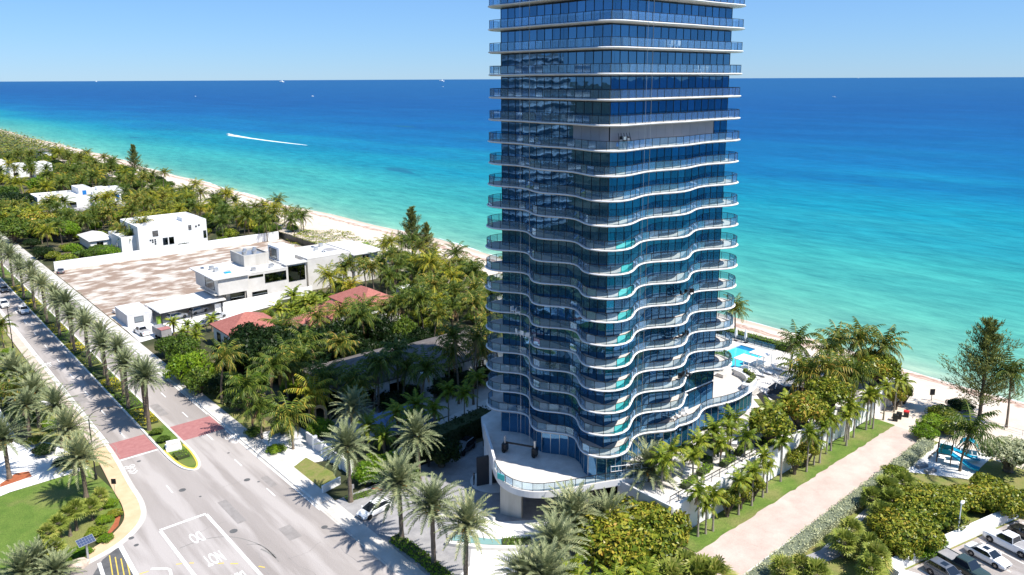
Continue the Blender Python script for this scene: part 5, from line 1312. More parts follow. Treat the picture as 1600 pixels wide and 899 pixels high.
# ---------------------------------------------------------------- vehicles
def loft(mb, st, mi=0):
    """st: list of (x, [(y,z)...]) rings, open at ends capped"""
    n = len(st[0][1]); b = len(mb.v)
    for x, ring in st: mb.v += [(x, y, z) for y, z in ring]
    for i in range(len(st) - 1):
        for k in range(n):
            l = (k + 1) % n; mb.f.append((b + i * n + k, b + i * n + l, b + (i + 1) * n + l, b + (i + 1) * n + k)); mb.m.append(mi)
    mb.f.append(tuple(b + n - 1 - k for k in range(n))); mb.m.append(mi)
    mb.f.append(tuple(b + (len(st) - 1) * n + k for k in range(n))); mb.m.append(mi)
def ring(w, zb, zs, zt, crown=.06):
    return [(-w * .92, zb), (w * .92, zb), (w, zb + .18), (w, zs), (w * .93, zt), (w * .5, zt + crown), (-w * .5, zt + crown), (-w * .93, zt), (-w, zs), (-w, zb + .18)]
def wheel_mesh(r, w, m):
    mb = MB(); s = 18
    prof = [(-w / 2, r * .62), (-w / 2, r * .93), (-w * .35, r), (w * .35, r), (w / 2, r * .93), (w / 2, r * .62)]
    for i in range(s):
        a = 2 * math.pi * i / s
        for y, q in prof: mb.v.append((q * math.cos(a), y, q * math.sin(a)))
    n = len(prof)
    for i in range(s):
        j = (i + 1) % s
        for k in range(n - 1): mb.f.append((i * n + k, i * n + k + 1, j * n + k + 1, j * n + k)); mb.m.append(0)
    tyre = mb.mesh('tyre', MT['tyre'])
    mb = MB()
    for sy in (-1, 1):
        mb.add([(r * .63 * math.cos(2 * math.pi * i / s), sy * w * .36, r * .63 * math.sin(2 * math.pi * i / s)) for i in range(s)], [tuple(range(s)) if sy > 0 else tuple(reversed(range(s)))], 1)
        for i in range(5):
            a = i * 1.2566; d = Vector((math.cos(a), 0, math.sin(a))); t = Vector((-math.sin(a), 0, math.cos(a))) * r * .09
            y0, y1 = sy * w * .37, sy * w * .46
            q = d * r * .62
            mb.add([tuple(Vector((0, y1, 0)) - t), tuple(Vector((0, y1, 0)) + t), tuple(q + t + Vector((0, y1, 0))), tuple(q - t + Vector((0, y1, 0)))], [(0, 1, 2, 3)], 0)
    return tyre, mb.mesh('rim', [m, MT['black_rim']])
WH = {True: wheel_mesh(.34, .23, MT['black_rim']), False: wheel_mesh(.34, .23, MT['rim'])}
CARS = {
 # length, half width, hood z, belt z, roof z, stations of the body top (x, z), cabin (x bottom rear, x top rear, x top front, x bottom front)
 'sedan': dict(L=4.8, w=.92, top=[(-2.4, .80), (-2.3, .93), (-1.55, .98), (1.0, .93), (2.0, .80), (2.36, .66), (2.4, .55)], belt=.95, roof=1.44, cab=(-1.75, -1.0, .35, 1.15), axle=1.42, r=1.0),
 'suv':   dict(L=4.75, w=.95, top=[(-2.37, .95), (-2.3, 1.06), (-1.6, 1.08), (.95, 1.06), (1.95, .96), (2.3, .80), (2.37, .62)], belt=1.06, roof=1.68, cab=(-2.25, -1.85, .15, 1.05), axle=1.42, r=1.08),
 'hatch': dict(L=4.7, w=.94, top=[(-2.35, .90), (-2.28, 1.0), (-1.6, 1.02), (1.1, .96), (2.0, .80), (2.3, .64), (2.35, .52)], belt=.99, roof=1.58, cab=(-2.2, -1.3, .15, 1.45), axle=1.43, r=1.03),
 'pickup': dict(L=5.7, w=.98, top=[(-2.85, 1.05), (-2.8, 1.12), (-.75, 1.12), (1.2, 1.10), (2.4, 1.05), (2.8, .92), (2.85, .7)], belt=1.12, roof=1.86, cab=(-.8, -.6, .75, 1.45), axle=1.85, r=1.16),
}
def car(kind, m, x, y, rz, label, z=0, group=None, dark_rim=False, bed=None, sun_roof=False, name=None):
    c = CARS[kind]; L_, w = c['L'], c['w']
    root = thing(name or {'sedan': 'sedan_car', 'suv': 'suv_car', 'hatch': 'hatchback_car', 'pickup': 'pickup_truck'}[kind], label, 'pickup truck' if kind == 'pickup' else 'car', (x, y, z), rz, group)
    mb = MB(); st = []
    for px_, zt in c['top']:
        e = abs(px_) / (L_ / 2); ww = w * (1 - .16 * max(0, e - .72) / .28); zb = .24 + .10 * max(0, e - .8) / .2
        st.append((px_, ring(ww, zb, zt - .16, zt, .05)))
    loft(mb, st); mb.build('body', m, root, smooth=False)
    x0, x1, x2, x3 = c['cab']; b, rf = c['belt'], c['roof']; wb, wr = w * .93, w * .74
    # window band: a tapered greenhouse, then painted roof and pillars over it
    g = MB(); v = [(x0, -wb, b - .02), (x3, -wb, b - .02), (x3, wb, b - .02), (x0, wb, b - .02), (x1, -wr, rf - .05), (x2, -wr, rf - .05), (x2, wr, rf - .05), (x1, wr, rf - .05)]
    names = [('side_window', (0, 1, 5, 4)), ('windscreen', (1, 2, 6, 5)), ('side_window', (2, 3, 7, 6)), ('rear_window', (3, 0, 4, 7))]
    for nm, f in names:
        q = MB(); pts = [Vector(v[i]) for i in f]; cen = sum(pts, Vector()) / 4; nn = (pts[1] - pts[0]).cross(pts[3] - pts[0]).normalized()
        p1 = [cen + (p - cen) * .93 + nn * .012 for p in pts]; q.add([tuple(p) for p in p1], [(0, 1, 2, 3)]); q.build(nm, MT['car_glass'], root)
    g.add(v, [(0, 1, 5, 4), (1, 2, 6, 5), (2, 3, 7, 6), (3, 0, 4, 7)]); g.build('cabin_frame', m, root)
    r_ = MB(); cr = .06
    rv = [(x1 - .02, -wr, rf - .06), (x2 + .02, -wr, rf - .06), (x2 + .02, wr, rf - .06), (x1 - .02, wr, rf - .06), (x1 + .1, -wr * .8, rf), (x2 - .1, -wr * .8, rf), (x2 - .1, wr * .8, rf), (x1 + .1, wr * .8, rf)]
    r_.add(rv, [(0, 1, 5, 4), (1, 2, 6, 5), (2, 3, 7, 6), (3, 0, 4, 7), (4, 5, 6, 7)]); ro = r_.build('roof', m, root)
    if sun_roof:
        q = MB(); q.box(x2 - .95, x2 - .25, -wr * .55, wr * .55, rf + .002, rf + .012); q.build('sunroof', MT['car_glass'], ro)
    if kind == 'pickup':
        q = MB(); q.box(-2.7, -.85, -w * .85, w * .85, 1.125, 1.19); q.build('bed_cover', bed or MT['paver'], root)
        for sy in (-1, 1): q = MB(); q.box(-2.82, -.85, sy * w * .97 - .05, sy * w * .97 + .05, 1.06, 1.22); q.build('bed_rail', m, root)
    ty, rm = WH[dark_rim]
    for sx in (-1, 1):
        for sy in (-1, 1):
            wh = put('wheel', ty, root, (sx * c['axle'], sy * (w - .10), .34 * c['r'])); wh.scale = (c['r'], 1.1, c['r'])
            put('rim', rm, wh)
            q = MB(); k = 12; rr = .41 * c['r']
            q.add([(sx * c['axle'] + rr * math.cos(math.pi * i / k), sy * (w + .004), .34 * c['r'] + rr * math.sin(math.pi * i / k)) for i in range(k + 1)], [tuple(range(k + 1))]); q.build('wheel_arch', MT['tyre'], root)
    for sy in (-1, 1):
        q = MB(); q.box(L_ / 2 - .2, L_ / 2 + .01, sy * w * .66 - .16, sy * w * .66 + .16, c['top'][-2][1] - .14, c['top'][-2][1] - .02); q.build('headlight', MT['lamp_clear'], root)
        q = MB(); q.box(-L_ / 2 - .015, -L_ / 2 + .1, sy * w * .66 - .15, sy * w * .66 + .15, c['top'][0][1] - .22, c['top'][0][1] - .06); q.build('taillight', MT['lamp_red'], root)
        q = MB(); q.box(x3 - .35, x3 - .17, sy * (w + .08) - .09, sy * (w + .08) + .09, b + .0, b + .14); q.build('mirror', m, root)
    q = MB(); q.box(L_ / 2 - .05, L_ / 2 + .012, -w * .42, w * .42, .42, .60); q.build('grille', MT['tyre'], root)
    return root
# entrance and street
x, y = W(596, 800); car('hatch', MT['car_white'], 47.6, 82.6, R(187), 'white car with black wheels nosing out of the tower driveway', .02, dark_rim=True)
car('suv', MT['car_black'], 67.2, 89.6 - .9, R(200), 'black car in the shade at the tower entrance drive', .02, dark_rim=True)
S54 = 1.0
car('suv', MT['car_white'], 31.0 - .3, 219.0, R(-90), 'white car driving toward the camera in the lane beside the median palms')
car('suv', MT['car_white'], 28.0, 228.5, R(-90), 'white car at the left picture edge in the outer lane')
car('sedan', MT['car_grey'], 30.6, 246, R(-90), 'dark grey car at the left picture edge behind the white cars'); car('sedan', MT['car_black'], 28.3, 252, R(-90), 'black car farthest up the avenue at the left edge')
car('suv', MT['car_white'], 57.4, 188.6, R(10), 'white car parked under the carport roof edge'); car('suv', MT['car_silver'], 63.0, 190.0, R(15), 'silver car parked deep under the carport')
car('suv', MT['car_silver'], 64.5, 182.2, R(15), 'silver van-like car on the motor court beside the concrete house'); car('sedan', MT['car_grey'], 61.0, 178.6, R(15), 'dark car on the motor court beside the yellow palms')
car('pickup', MT['car_white'], 45.3 + 2.2, 182.0, R(95), 'white pickup parked behind the median palms by the shed'); car('sedan', MT['car_white'], 49.4, 203.5, R(10), 'white car half hidden by the palms beside the shed'); car('sedan', MT['car_red'], 52.5, 268.5, R(80), 'red car by the long white wall'); car('sedan', MT['car_grey'], 47, 259, R(80), 'grey car beside the street end of the long white wall')
# trailer with red tarp
tr_ = thing('trailer', 'grey box trailer with a faded red tarp on top', 'trailer', (50.2, 176.6, 0), R(5))
mb = MB(); mb.box(-1.1, 1.1, -2.6, 2.6, .7, 2.3); mb.build('box', MT['paver'], tr_); mb = MB(); mb.box(-1.15, 1.15, -2.65, -.4, 2.302, 2.42); mb.build('tarp', MT['red_brick'], tr_)
for sx in (-1.12, 1.12):
    for sy in (-.8, .5): o = put('wheel', WH[False][0], tr_, (sx, sy, .36)); o.rotation_euler = (0, 0, math.pi / 2)
mb = MB(); mb.tube([(0, -2.6, .6), (0, -3.8, .5)], .06, 6); mb.build('drawbar', MT['dark_metal'], tr_)
# parked row in the south lot (noses away from the wall)
prow = [('suv', 'car_grey', 7.0, 'grey car nearest the street in the south parking row', {'sun_roof': True}), ('pickup', 'car_green', 10.0, 'dark green pickup with covered bed in the south parking row', {}),
        ('sedan', 'car_white', 14.6, 'white sedan with sunroof in the south parking row', {'sun_roof': True}), ('pickup', 'car_white', 19.4, 'white pickup nosed to the wall in the south parking row', {}), ('suv', 'car_black', 23.4, 'black car at the right picture edge in the south parking row', {})]
for i, (kd, m, u, lb, kw) in enumerate(prow):
    p = PK(u + .8, -4.3 if i != 3 else -4.1)
    car(kd, MT[m], p[0], p[1], pang + R(-90 if i < 3 else 90), lb, .065, 'cars in the south parking lot', **kw)
pw_ = thing('parking_wall', 'low white wall round the south parking lot', 'wall')
for i in range(9):
    p, q = Vector(PK(3.2 + i * 4.4, 0)), Vector(PK(3.2 + (i + 1) * 4.4 - .03, 0)); mb = MB(); t = (q - p).normalized(); nn = Vector((-t.y, t.x)) * .35
    mb.prism([tuple(p + nn), tuple(p - nn * 2.1), tuple(q - nn * 2.1), tuple(q + nn)], 0, 1.15); mb.build('wall_panel', MT['white'], pw_)
p, q = Vector(PK(3.0, 1.2)), Vector(PK(-9, -4)); t = (q - p).normalized(); nn = Vector((-t.y, t.x)) * .3; mb = MB(); mb.prism([tuple(p + nn), tuple(p - nn), tuple(q - nn), tuple(q + nn)], 0, 1.3); mb.build('wall_panel', MT['white'], pw_)
p, q = Vector(PK(3.1, 1.0)), Vector(PK(2.4, -8)); t = (q - p).normalized(); nn = Vector((-t.y, t.x)) * .3; mb = MB(); mb.prism([tuple(p + nn), tuple(p - nn), tuple(q - nn), tuple(q + nn)], 0, 1.25); mb.build('wall_panel', MT['white'], pw_)
tl = thing('box_truck', 'white box truck roof with coloured panel at the lot corner', 'truck', (*PK(-.6, -5.0), .06), pang + R(28))
mb = MB(); mb.box(-2.4, 2.4, -1.05, 1.05, .6, 2.3); mb.build('cargo_box', MT['white'], tl); mb = MB(); mb.box(-1.6, 1.2, -1.062, -1.051, 1.0, 2.1); mb.build('side_panel', MT['blue_film'], tl); mb = MB(); mb.box(2.42, 3.9, -.95, .95, .45, 1.9); mb.build('cab', MT['car_white'], tl)
for sx in (-1.5, 3.1):
    for sy in (-.95, .95): put('wheel', WH[False][0], tl, (sx, sy, .36))

# ---------------------------------------------------------------- street furniture
def street_lamp(x, y, hgt, arm, rz, label):
    r_ = thing('street_lamp', label, 'street lamp', (x, y, .1), rz, 'curved-arm street lamps')
    mb = MB(); mb.tube([(0, 0, 0), (0, 0, .8), (0, 0, .85), (0, 0, hgt)], [.22, .2, .1, .07], 8); mb.build('pole', MT['dark_metal'], r_)
    pts = [(0, 0, hgt)] + [(arm * (1 - math.cos(a)) * .6, 0, hgt + 1.0 * math.sin(a)) for a in (.4, .8, 1.2, 1.57)] + [(arm, 0, hgt + 1.0)]
    mb = MB(); mb.tube(pts, .05, 6); mb.build('arm', MT['dark_metal'], r_)
    mb = MB(); mb.box(arm - .1, arm + .7, -.14, .14, hgt + .92, hgt + 1.05); mb.build('lamp_head', MT['dark_metal'], r_)
street_lamp(22.3, 116.7, 9.2, 2.6, 0, 'tall dark street lamp with curved arm beside the near left palms')
street_lamp(23.6, 188.8, 9.2, 2.6, 0, 'tall dark street lamp with curved arm farther up the left kerb')
lp = thing('parking_lamp', 'white lamp post with round head on the parking wall', 'lamp post', (*PK(16.6, .15), 1.15))
mb = MB(); mb.tube([(0, 0, 0), (0, 0, 3.6)], .07, 8); mb.build('pole', MT['white'], lp); mb = MB(); mb.tube([(-.1, 0, 3.62), (.35, 0, 3.66), (.9, 0, 3.6)], [.12, .24, .08], 8); mb.build('lamp_head', MT['white'], lp)
x, y = W(180, 772)
sg = thing('black_sign', 'small black square sign on a thin post by the tan sidewalk', 'sign', (x, y, 0), R(-40))
mb = MB(); mb.tube([(0, 0, 0), (0, 0, 2.3)], .03, 6); mb.build('post', MT['silver'], sg); mb = MB(); mb.box(-.32, .32, -.03, .03, 1.55, 2.3); mb.build('plate', MT['tyre'], sg, loc=(0, -.06, 0))
x, y = W(138, 878)
sp_ = thing('solar_panel', 'solar panel on a grey post at the lawn corner', 'solar panel', (x, y, 0), R(10))
mb = MB(); mb.box(-.11, .11, -.11, .11, 0, 2.6); mb.build('post', MT['silver'], sp_)
pn = MB(); pn.box(-.95, .95, -.55, .55, 0, .05); o = pn.build('panel', MT['silver'], sp_, loc=(0, 0, 2.75)); o.rotation_euler = (R(28), 0, 0)
for i in range(6):
    for j in range(3): mb = MB(); mb.box(-.92 + i * .308, -.92 + (i + 1) * .308 - .02, -.52 + j * .35, -.52 + (j + 1) * .35 - .02, .052, .06); mb.build('cell', MT['solar'], o)
def boulder(x, y, s, label):
    r_ = random.Random(int(x * 10)); mb = MB(); n_ = 10
    for k, (q, z) in enumerate(((.95, 0), (1.0, .35), (.75, .7), (.35, .88))):
        for i in range(n_): a = 2 * math.pi * i / n_; j = r_.uniform(.85, 1.15); mb.v.append((s * q * 1.4 * math.cos(a) * j, s * q * math.sin(a) * j, s * z * r_.uniform(.9, 1.1)))
    for k in range(3):
        for i in range(n_): mb.f.append((k * n_ + i, k * n_ + (i + 1) % n_, (k + 1) * n_ + (i + 1) % n_, (k + 1) * n_ + i)); mb.m.append(0)
    mb.f.append(tuple(3 * n_ + i for i in range(n_))); mb.m.append(0)
    tag(mb.build('boulder', MT['rock'], None, loc=(x, y, 0)), label, 'boulder')
boulder(*W(122, 885), .9, 'large tan boulder at the bottom of the lawn corner')
# monument sign in the median nose
ms = thing('median_sign', 'low pale stone sign block on the median lawn', 'sign', (33.9, 119.3, .1), R(-12))
mb = MB(); mb.box(-1.1, 1.1, -1.2, 1.2, 0, .35); mb.build('base', MT['white'], ms); mb = MB(); mb.box(-.95, .95, -.35, .45, .352, 1.15); mb.build('sign_block', MT['white'], ms); mb = MB(); mb.box(-.75, .75, -.38, -.352, .5, 1.0); mb.build('plaque', MT['offwhite'], ms)
# tower entrance: teal sign, red scooter, valet post
x, y = W(553, 768)
ts = thing('teal_sign', 'small teal sign board before the white entrance wall', 'sign', (50.0, 90.2, 0), R(-35))
mb = MB(); mb.tube([(0, 0, 0), (0, 0, 1.4)], .04, 6); mb.build('post', MT['silver'], ts); mb = MB(); mb.box(-.5, .5, -.04, .04, .7, 1.6); mb.build('board', MT['teal_sign'], ts, loc=(0, -.07, 0))
mp_ = thing('stop_post', 'slim grey post on the grass patch by the driveway entrance', 'post', (47.4, 87.9, .1)); mb = MB(); mb.box(-.05, .05, -.05, .05, 0, 1.9); mb.build('post', MT['silver'], mp_); mb = MB(); mb.box(-.25, .25, -.08, -.05, 1.25, 1.9); mb.build('plate', MT['paver'], mp_)
sc_ = thing('red_scooter', 'red motor scooter parked beside the white car', 'scooter', (51.0, 86.9, .02), R(-30))
mb = MB()
loft(mb, [(-.9, [(-.14, .45), (.14, .45), (.12, .72), (-.12, .72)]), (-.3, [(-.17, .35), (.17, .35), (.14, .78), (-.14, .78)]), (0, [(-.15, .25), (.15, .25), (.12, .35), (-.12, .35)]), (.4, [(-.15, .25), (.15, .25), (.12, .35), (-.12, .35)]), (.6, [(-.2, .3), (.2, .3), (.16, 1.0), (-.16, 1.0)])]); mb.build('body', MT['car_red'], sc_)
mb = MB(); mb.box(-.85, -.2, -.15, .15, .78, .9); mb.build('seat', MT['tyre'], sc_); mb = MB(); mb.tube([(.58, -.32, 1.12), (.58, .32, 1.12)], .03, 6); mb.tube([(.75, 0, .3), (.58, 0, 1.12)], .03, 6); mb.build('handlebar', MT['tyre'], sc_)
for sx in (-.7, .78): o = put('wheel', WH[False][0], sc_, (sx, 0, .25)); o.scale = (.72, .5, .72)
for i, (x, y) in enumerate(((62.0, 79.6), (60.2, 88.0))):
    pp = thing('person', 'person in dark clothes standing on the round entrance paving' if i == 0 else 'person in dark clothes by the entrance hedge', 'person', (x, y, .03), R(40 + 80 * i))
    me = bpy.data.meshes.new('body'); vs = [(0, 0, .95), (0, 0, 1.2), (0, 0, 1.42), (0, 0, 1.53), (0, .01, 1.68), (-.19, 0, 1.40), (-.25, .0, 1.12), (-.24, .1, .88), (.19, 0, 1.40), (.25, .0, 1.12), (.24, .1, .88), (-.1, 0, .9), (-.11, .02, .48), (-.12, 0, .08), (-.12, .14, .05), (.1, 0, .9), (.11, .02, .48), (.12, 0, .08), (.12, .14, .05)]
    es = [(0, 1), (1, 2), (2, 3), (3, 4), (2, 5), (5, 6), (6, 7), (2, 8), (8, 9), (9, 10), (0, 11), (11, 12), (12, 13), (13, 14), (0, 15), (15, 16), (16, 17), (17, 18)]
    me.from_pydata(vs, es, []); o = put('body', me, pp); me.materials.append(MT['dark_metal'])
    md = o.modifiers.new('skin', 'SKIN'); rad = [.15, .15, .17, .06, .10, .07, .05, .04, .07, .05, .04, .10, .07, .05, .04, .10, .07, .05, .04]
    for k, sv in enumerate(me.skin_vertices[0].data): sv.radius = (rad[k], rad[k]); sv.use_root = (k == 0)
    o.modifiers.new('sub', 'SUBSURF').levels = 1
    mb = MB(); mb.tube([(0, .015, 1.56), (0, .01, 1.64), (0, 0, 1.74), (0, 0, 1.79)], [.075, .105, .10, .04], 8); mb.build('head', MT['skin'], pp); mb = MB(); mb.tube([(0, -.02, 1.66), (0, -.01, 1.75), (0, 0, 1.81)], [.115, .112, .05], 8); mb.build('hair', MT['tyre'], pp)
# beach end of the path: sign, bins, fence, people-size bits
x, y = W(1455, 627)
bs = thing('beach_sign', 'black notice board on a post at the beach end of the path', 'sign', (x, y, 0), R(-40)); mb = MB(); mb.tube([(0, 0, 0), (0, 0, 2.2)], .06, 6); mb.build('post', MT['dark_metal'], bs); mb = MB(); mb.box(-.42, .42, -.05, .05, 1.2, 2.3); mb.build('board', MT['tyre'], bs, loc=(0, -.1, 0))
def bin_(x, y, m, label, z=0):
    r_ = thing('waste_bin', label, 'waste bin', (x, y, z), .3, 'bins by the beach path')
    mb = MB(); mb.prism([(-.38, -.38), (.38, -.38), (.38, .38), (-.38, .38)], 0, 1.0); mb.build('bin_body', MT['dark_metal'], r_); mb = MB(); mb.prism([(-.43, -.43), (.43, -.43), (.43, .43), (-.43, .43)], 1.001, 1.2); mb.build('lid', m, r_)
bin_(130.2, 48.9, MT['red_plastic'], 'dark bin with red lid at the beach end of the path'); bin_(128.6, 49.4, MT['dark_metal'], 'black bin on the grass beside the red-lidded bin'); bin_(127.4, 49.5, MT['dark_metal'], 'black bin farthest from the red-lidded bin')
bf = thing('beach_fence', 'low grey rail fence between the playground lawn and the sand', 'fence')
for i in range(6):
    p = Vector((136.5, 44.0 - i * 2.6)); mb = MB(); mb.tube([(p.x, p.y, 0), (p.x, p.y, 1.2)], .05, 5); mb.build('fence_post', MT['silver'], bf)
for z in (.6, 1.1): mb = MB(); mb.tube([(136.5, 44, z), (136.5, 31, z)], .03, 5); mb.build('fence_rail', MT['silver'], bf)

# ---------------------------------------------------------------- playground
pg = thing('play_tower', 'wooden play tower with teal panels, ladder and two blue slides', 'play structure', (118.6, 38.6, .06), R(-75))
for sx in (-.9, .9):
    for sy in (-.9, .9): mb = MB(); mb.box(sx - .07, sx + .07, sy - .07, sy + .07, 0, 3.2); mb.build('post', MT['bark'], pg)
mb = MB(); mb.box(-.95, .95, -.95, .95, 1.45, 1.55); mb.build('platform', MT['bark'], pg)
for a0 in (-1, 1): mb = MB(); mb.box(-.8, .8, a0 * .93 - .03, a0 * .93 + .03, 1.6, 2.3); mb.build('side_panel', MT['teal_plastic'], pg)
for i in range(5): mb = MB(); mb.box(-1.95 + i * .2, -1.85 + i * .2, -.45, .45, .25 + i * .26, .30 + i * .26); mb.build('ladder_rung', MT['bark'], pg)
for sy in (-.47, .47): mb = MB(); mb.tube([(-2.0, sy, 0), (-.95, sy, 1.6), (-.95, sy, 2.4)], .05, 5); mb.build('ladder_rail', MT['bark'], pg)
def slide(pts, parent, w=.5):
    P = smoothpts(pts, 5); mb = MB(); n_ = len(P)
    # P: (s, z) along local +x
    prof = [(-w, .28), (-w * .8, .05), (0, 0), (w * .8, .05), (w, .28), (w + .07, .28), (w * .85, -.03), (0, -.08), (-w * .85, -.03), (-w - .07, .28)]
    for s_, z_ in P: mb.v += [(s_, q, z_ + h_) for q, h_ in prof]
    k = len(prof)
    for i in range(n_ - 1):
        for j in range(k): mb.f.append((i * k + j, i * k + (j + 1) % k, (i + 1) * k + (j + 1) % k, (i + 1) * k + j)); mb.m.append(0)
    return mb.build('slide', MT['blue_plastic'], parent)
o = slide([(.9, 1.5), (1.6, 1.2), (2.6, .75), (3.6, .4), (4.6, .32)], pg); o.location = (0, -.4, 0); o.rotation_euler.z = R(-8)
o = slide([(.9, 1.5), (1.6, 1.2), (2.6, .75), (3.6, .4), (4.4, .32)], pg); o.location = (.3, .9, 0); o.rotation_euler.z = R(24)
mb = MB(); mb.tube([(0, 1.2, 1.5), (-.5, 1.9, 1.4), (-.4, 2.6, 1.0), (.3, 2.7, .6)], [.42, .42, .42, .44], 10, cap=False); mb.build('tube_slide', MT['teal_plastic'], pg)
pc = thing('climbing_arch', 'teal and blue climbing arch with round holds on the white sand', 'play structure', (124.6, 37.4, .06), R(20))
for sx in (-.8, .8):
    mb = MB(); pts = [(sx, -1.5 + 3.0 * i / 8, 2.0 * math.sin(math.pi * i / 8)) for i in range(9)]; mb.tube(pts, .08, 6); mb.build('arch_rail', MT['dark_metal'], pc)
for i in range(6):
    a0, a1 = math.pi * (i + .5) / 8, math.pi * (i + 1.4) / 8
    mb = MB(); mb.add([(-.78, -1.5 * math.cos(a0), 2 * math.sin(a0)), (.78, -1.5 * math.cos(a0), 2 * math.sin(a0)), (.78, -1.5 * math.cos(a1), 2 * math.sin(a1)), (-.78, -1.5 * math.cos(a1), 2 * math.sin(a1))], [(0, 1, 2, 3)]); mb.build('climbing_panel', MT['teal_plastic' if i % 2 else 'blue_plastic'], pc)
pb = thing('play_pole', 'thin grey pole standing at the back of the playground', 'pole', (126.8, 40.2, .06)); mb = MB(); mb.tube([(0, 0, 0), (0, 0, 3.2)], .05, 6); mb.build('pole', MT['silver'], pb); mb = MB(); mb.box(-.2, .2, -.02, .02, 2.6, 3.1); mb.build('plate', MT['silver'], pb)
for i, (x, y) in enumerate(((113.6, 38.6), (114.2, 40.0))):
    mb = MB(); mb.prism([(-.9, -.35), (.9, -.35), (.9, .35), (-.9, .35)], 0, .45); tag(mb.build('play_bench', MT['paver'], None, loc=(x, y, .06), rz=R(-20)), 'grey slab bench on the playground sand, %s the ladder' % ('nearer' if i == 0 else 'farther from'), 'bench', 'playground benches')

# ---------------------------------------------------------------- boats
def boat(px, py, s, label, wake=True):
    x, y = W(px, py, -2); r_ = thing('motor_boat', label, 'boat', (x, y, -2), R(100))
    mb = MB(); loft(mb, [(-s, [(-.3 * s, 0), (.3 * s, 0), (.34 * s, .2 * s), (-.34 * s, .2 * s)]), (.3 * s, [(-.28 * s, 0), (.28 * s, 0), (.34 * s, .22 * s), (-.34 * s, .22 * s)]), (1.1 * s, [(-.03 * s, .1 * s), (.03 * s, .1 * s), (.05 * s, .3 * s), (-.05 * s, .3 * s)])]); mb.build('hull', MT['white'], r_)
    mb = MB(); loft(mb, [(-.4 * s, [(-.2 * s, .22 * s), (.2 * s, .22 * s), (.16 * s, .5 * s), (-.16 * s, .5 * s)]), (.25 * s, [(-.2 * s, .22 * s), (.2 * s, .22 * s), (.16 * s, .5 * s), (-.16 * s, .5 * s)])]); mb.build('cabin', MT['white'], r_)
boat(357, 211, 3.2, 'white speedboat ahead of the long foam wake, left')
wk = smoothpts([W(359, 212, -2), W(385, 215.4, -2), W(415, 219.5, -2), W(445, 223.2, -2), W(480, 227.2, -2)], 8)
mb = MB(); v = []; A, B = offset(wk, -2.5), offset(wk, 2.5)
for i, (x, y) in enumerate(wk):
    t = i / (len(wk) - 1); h_ = 1.8 * max(0, 1 - t * 2.4) ** 1.3 + .22 * (1 - t) ** 1.2 + .005; h_ *= .85 + .3 * math.sin(i * 2.1) ** 2
    v += [(*A[i], -2.02), (x, y, -2 + h_), (*B[i], -2.02)]
mb.add(v, [f for i in range(len(wk) - 1) for f in ((3 * i, 3 * i + 1, 3 * i + 4, 3 * i + 3), (3 * i + 1, 3 * i + 2, 3 * i + 5, 3 * i + 4))]); struct('boat_wake', mb, MT['foam'])
for i, (px, py, s) in enumerate(((305, 151, 4), (692, 136, 8), (1303, 152, 5), (488, 151, 6), (150, 128.0, 90), (1112, 123.1, 110), (1340, 122.6, 90), (440, 128.6, 80), (690, 127.4, 80))):
    boat(px, py, s, ['small white boat on the blue water left of centre', 'white yacht near the horizon left of the tower', 'small white boat right of the tower', 'tiny white boat in open water beside the tower', 'ship on the horizon at the far left', 'ship on the horizon just right of the tower', 'ship on the horizon toward the right', 'ship on the horizon between the left ship and the tower', 'ship on the horizon closest to the tower on its left'][i])

# ---------------------------------------------------------------- planting
rg = random.Random(11)
KINDN0 = {'l_tree': 'mid green', 'l_grape': 'mottled olive', 'l_dark': 'dark green', 'l_bright': 'bright green'}
# date palms standing in the median, two staggered files
ys_ = [128.5, 133.6, 140.0, 146.3, 152.8, 159.0, 165.6, 172.0, 178.6, 185.2, 192, 198.5, 205, 212, 219, 226, 233, 240, 247.5, 255, 263, 271, 279, 288]
for i, y in enumerate(ys_):
    palm('date', 33.2 + (.9 if i % 2 else -.1), y, 8 + (i % 3 == 0) * .6, 'grey-green date palm in the planted median, %s from the rounded median tip' % ordw(i), 'date palms in the median', z=.1, scale=.92 + .05 * (i % 2), fruit=i < 9)
for i in range(14):
    y = 130.5 + i * 9.2; m = ['l_yellow', 'l_bright', 'l_yellow', 'l_tree', 'l_grape'][i % 5]
    hedge('median_planting', [(33.9, y), (34.0, y + 7.8)], 2.7, .38, m, 'low %s planting bed in the median, %s from the rounded tip' % ({'l_yellow': 'yellow', 'l_bright': 'bright green', 'l_tree': 'green', 'l_grape': 'mottled'}[m], ordw(i)), z=.1, dens=14, size=.15, group='planting beds in the median', cat='planting', wob=.12)
hedge('nose_hedge', [(33.9, 114.6), (33.9, 116.9)], 2.0, .5, 'l_bright', 'clipped green hedge at the rounded tip of the median', z=.1, dens=30, size=.11)
for i, y in enumerate((122.6, 126.2)): bush('l_tree', 33.5, y, 1.1, 1.1, .7, 'dark green shrub beside the median sign, %s' % ('near' if i == 0 else 'far'), z=.1)
for i, y in enumerate((131.2, 151.5, 186)):
    bush('l_grape', 34.6, y, .7, .7, .7, 'small reddish shrub at the foot of the median palms, %s from the tip' % ordw(i), z=.1, group='reddish median shrubs')
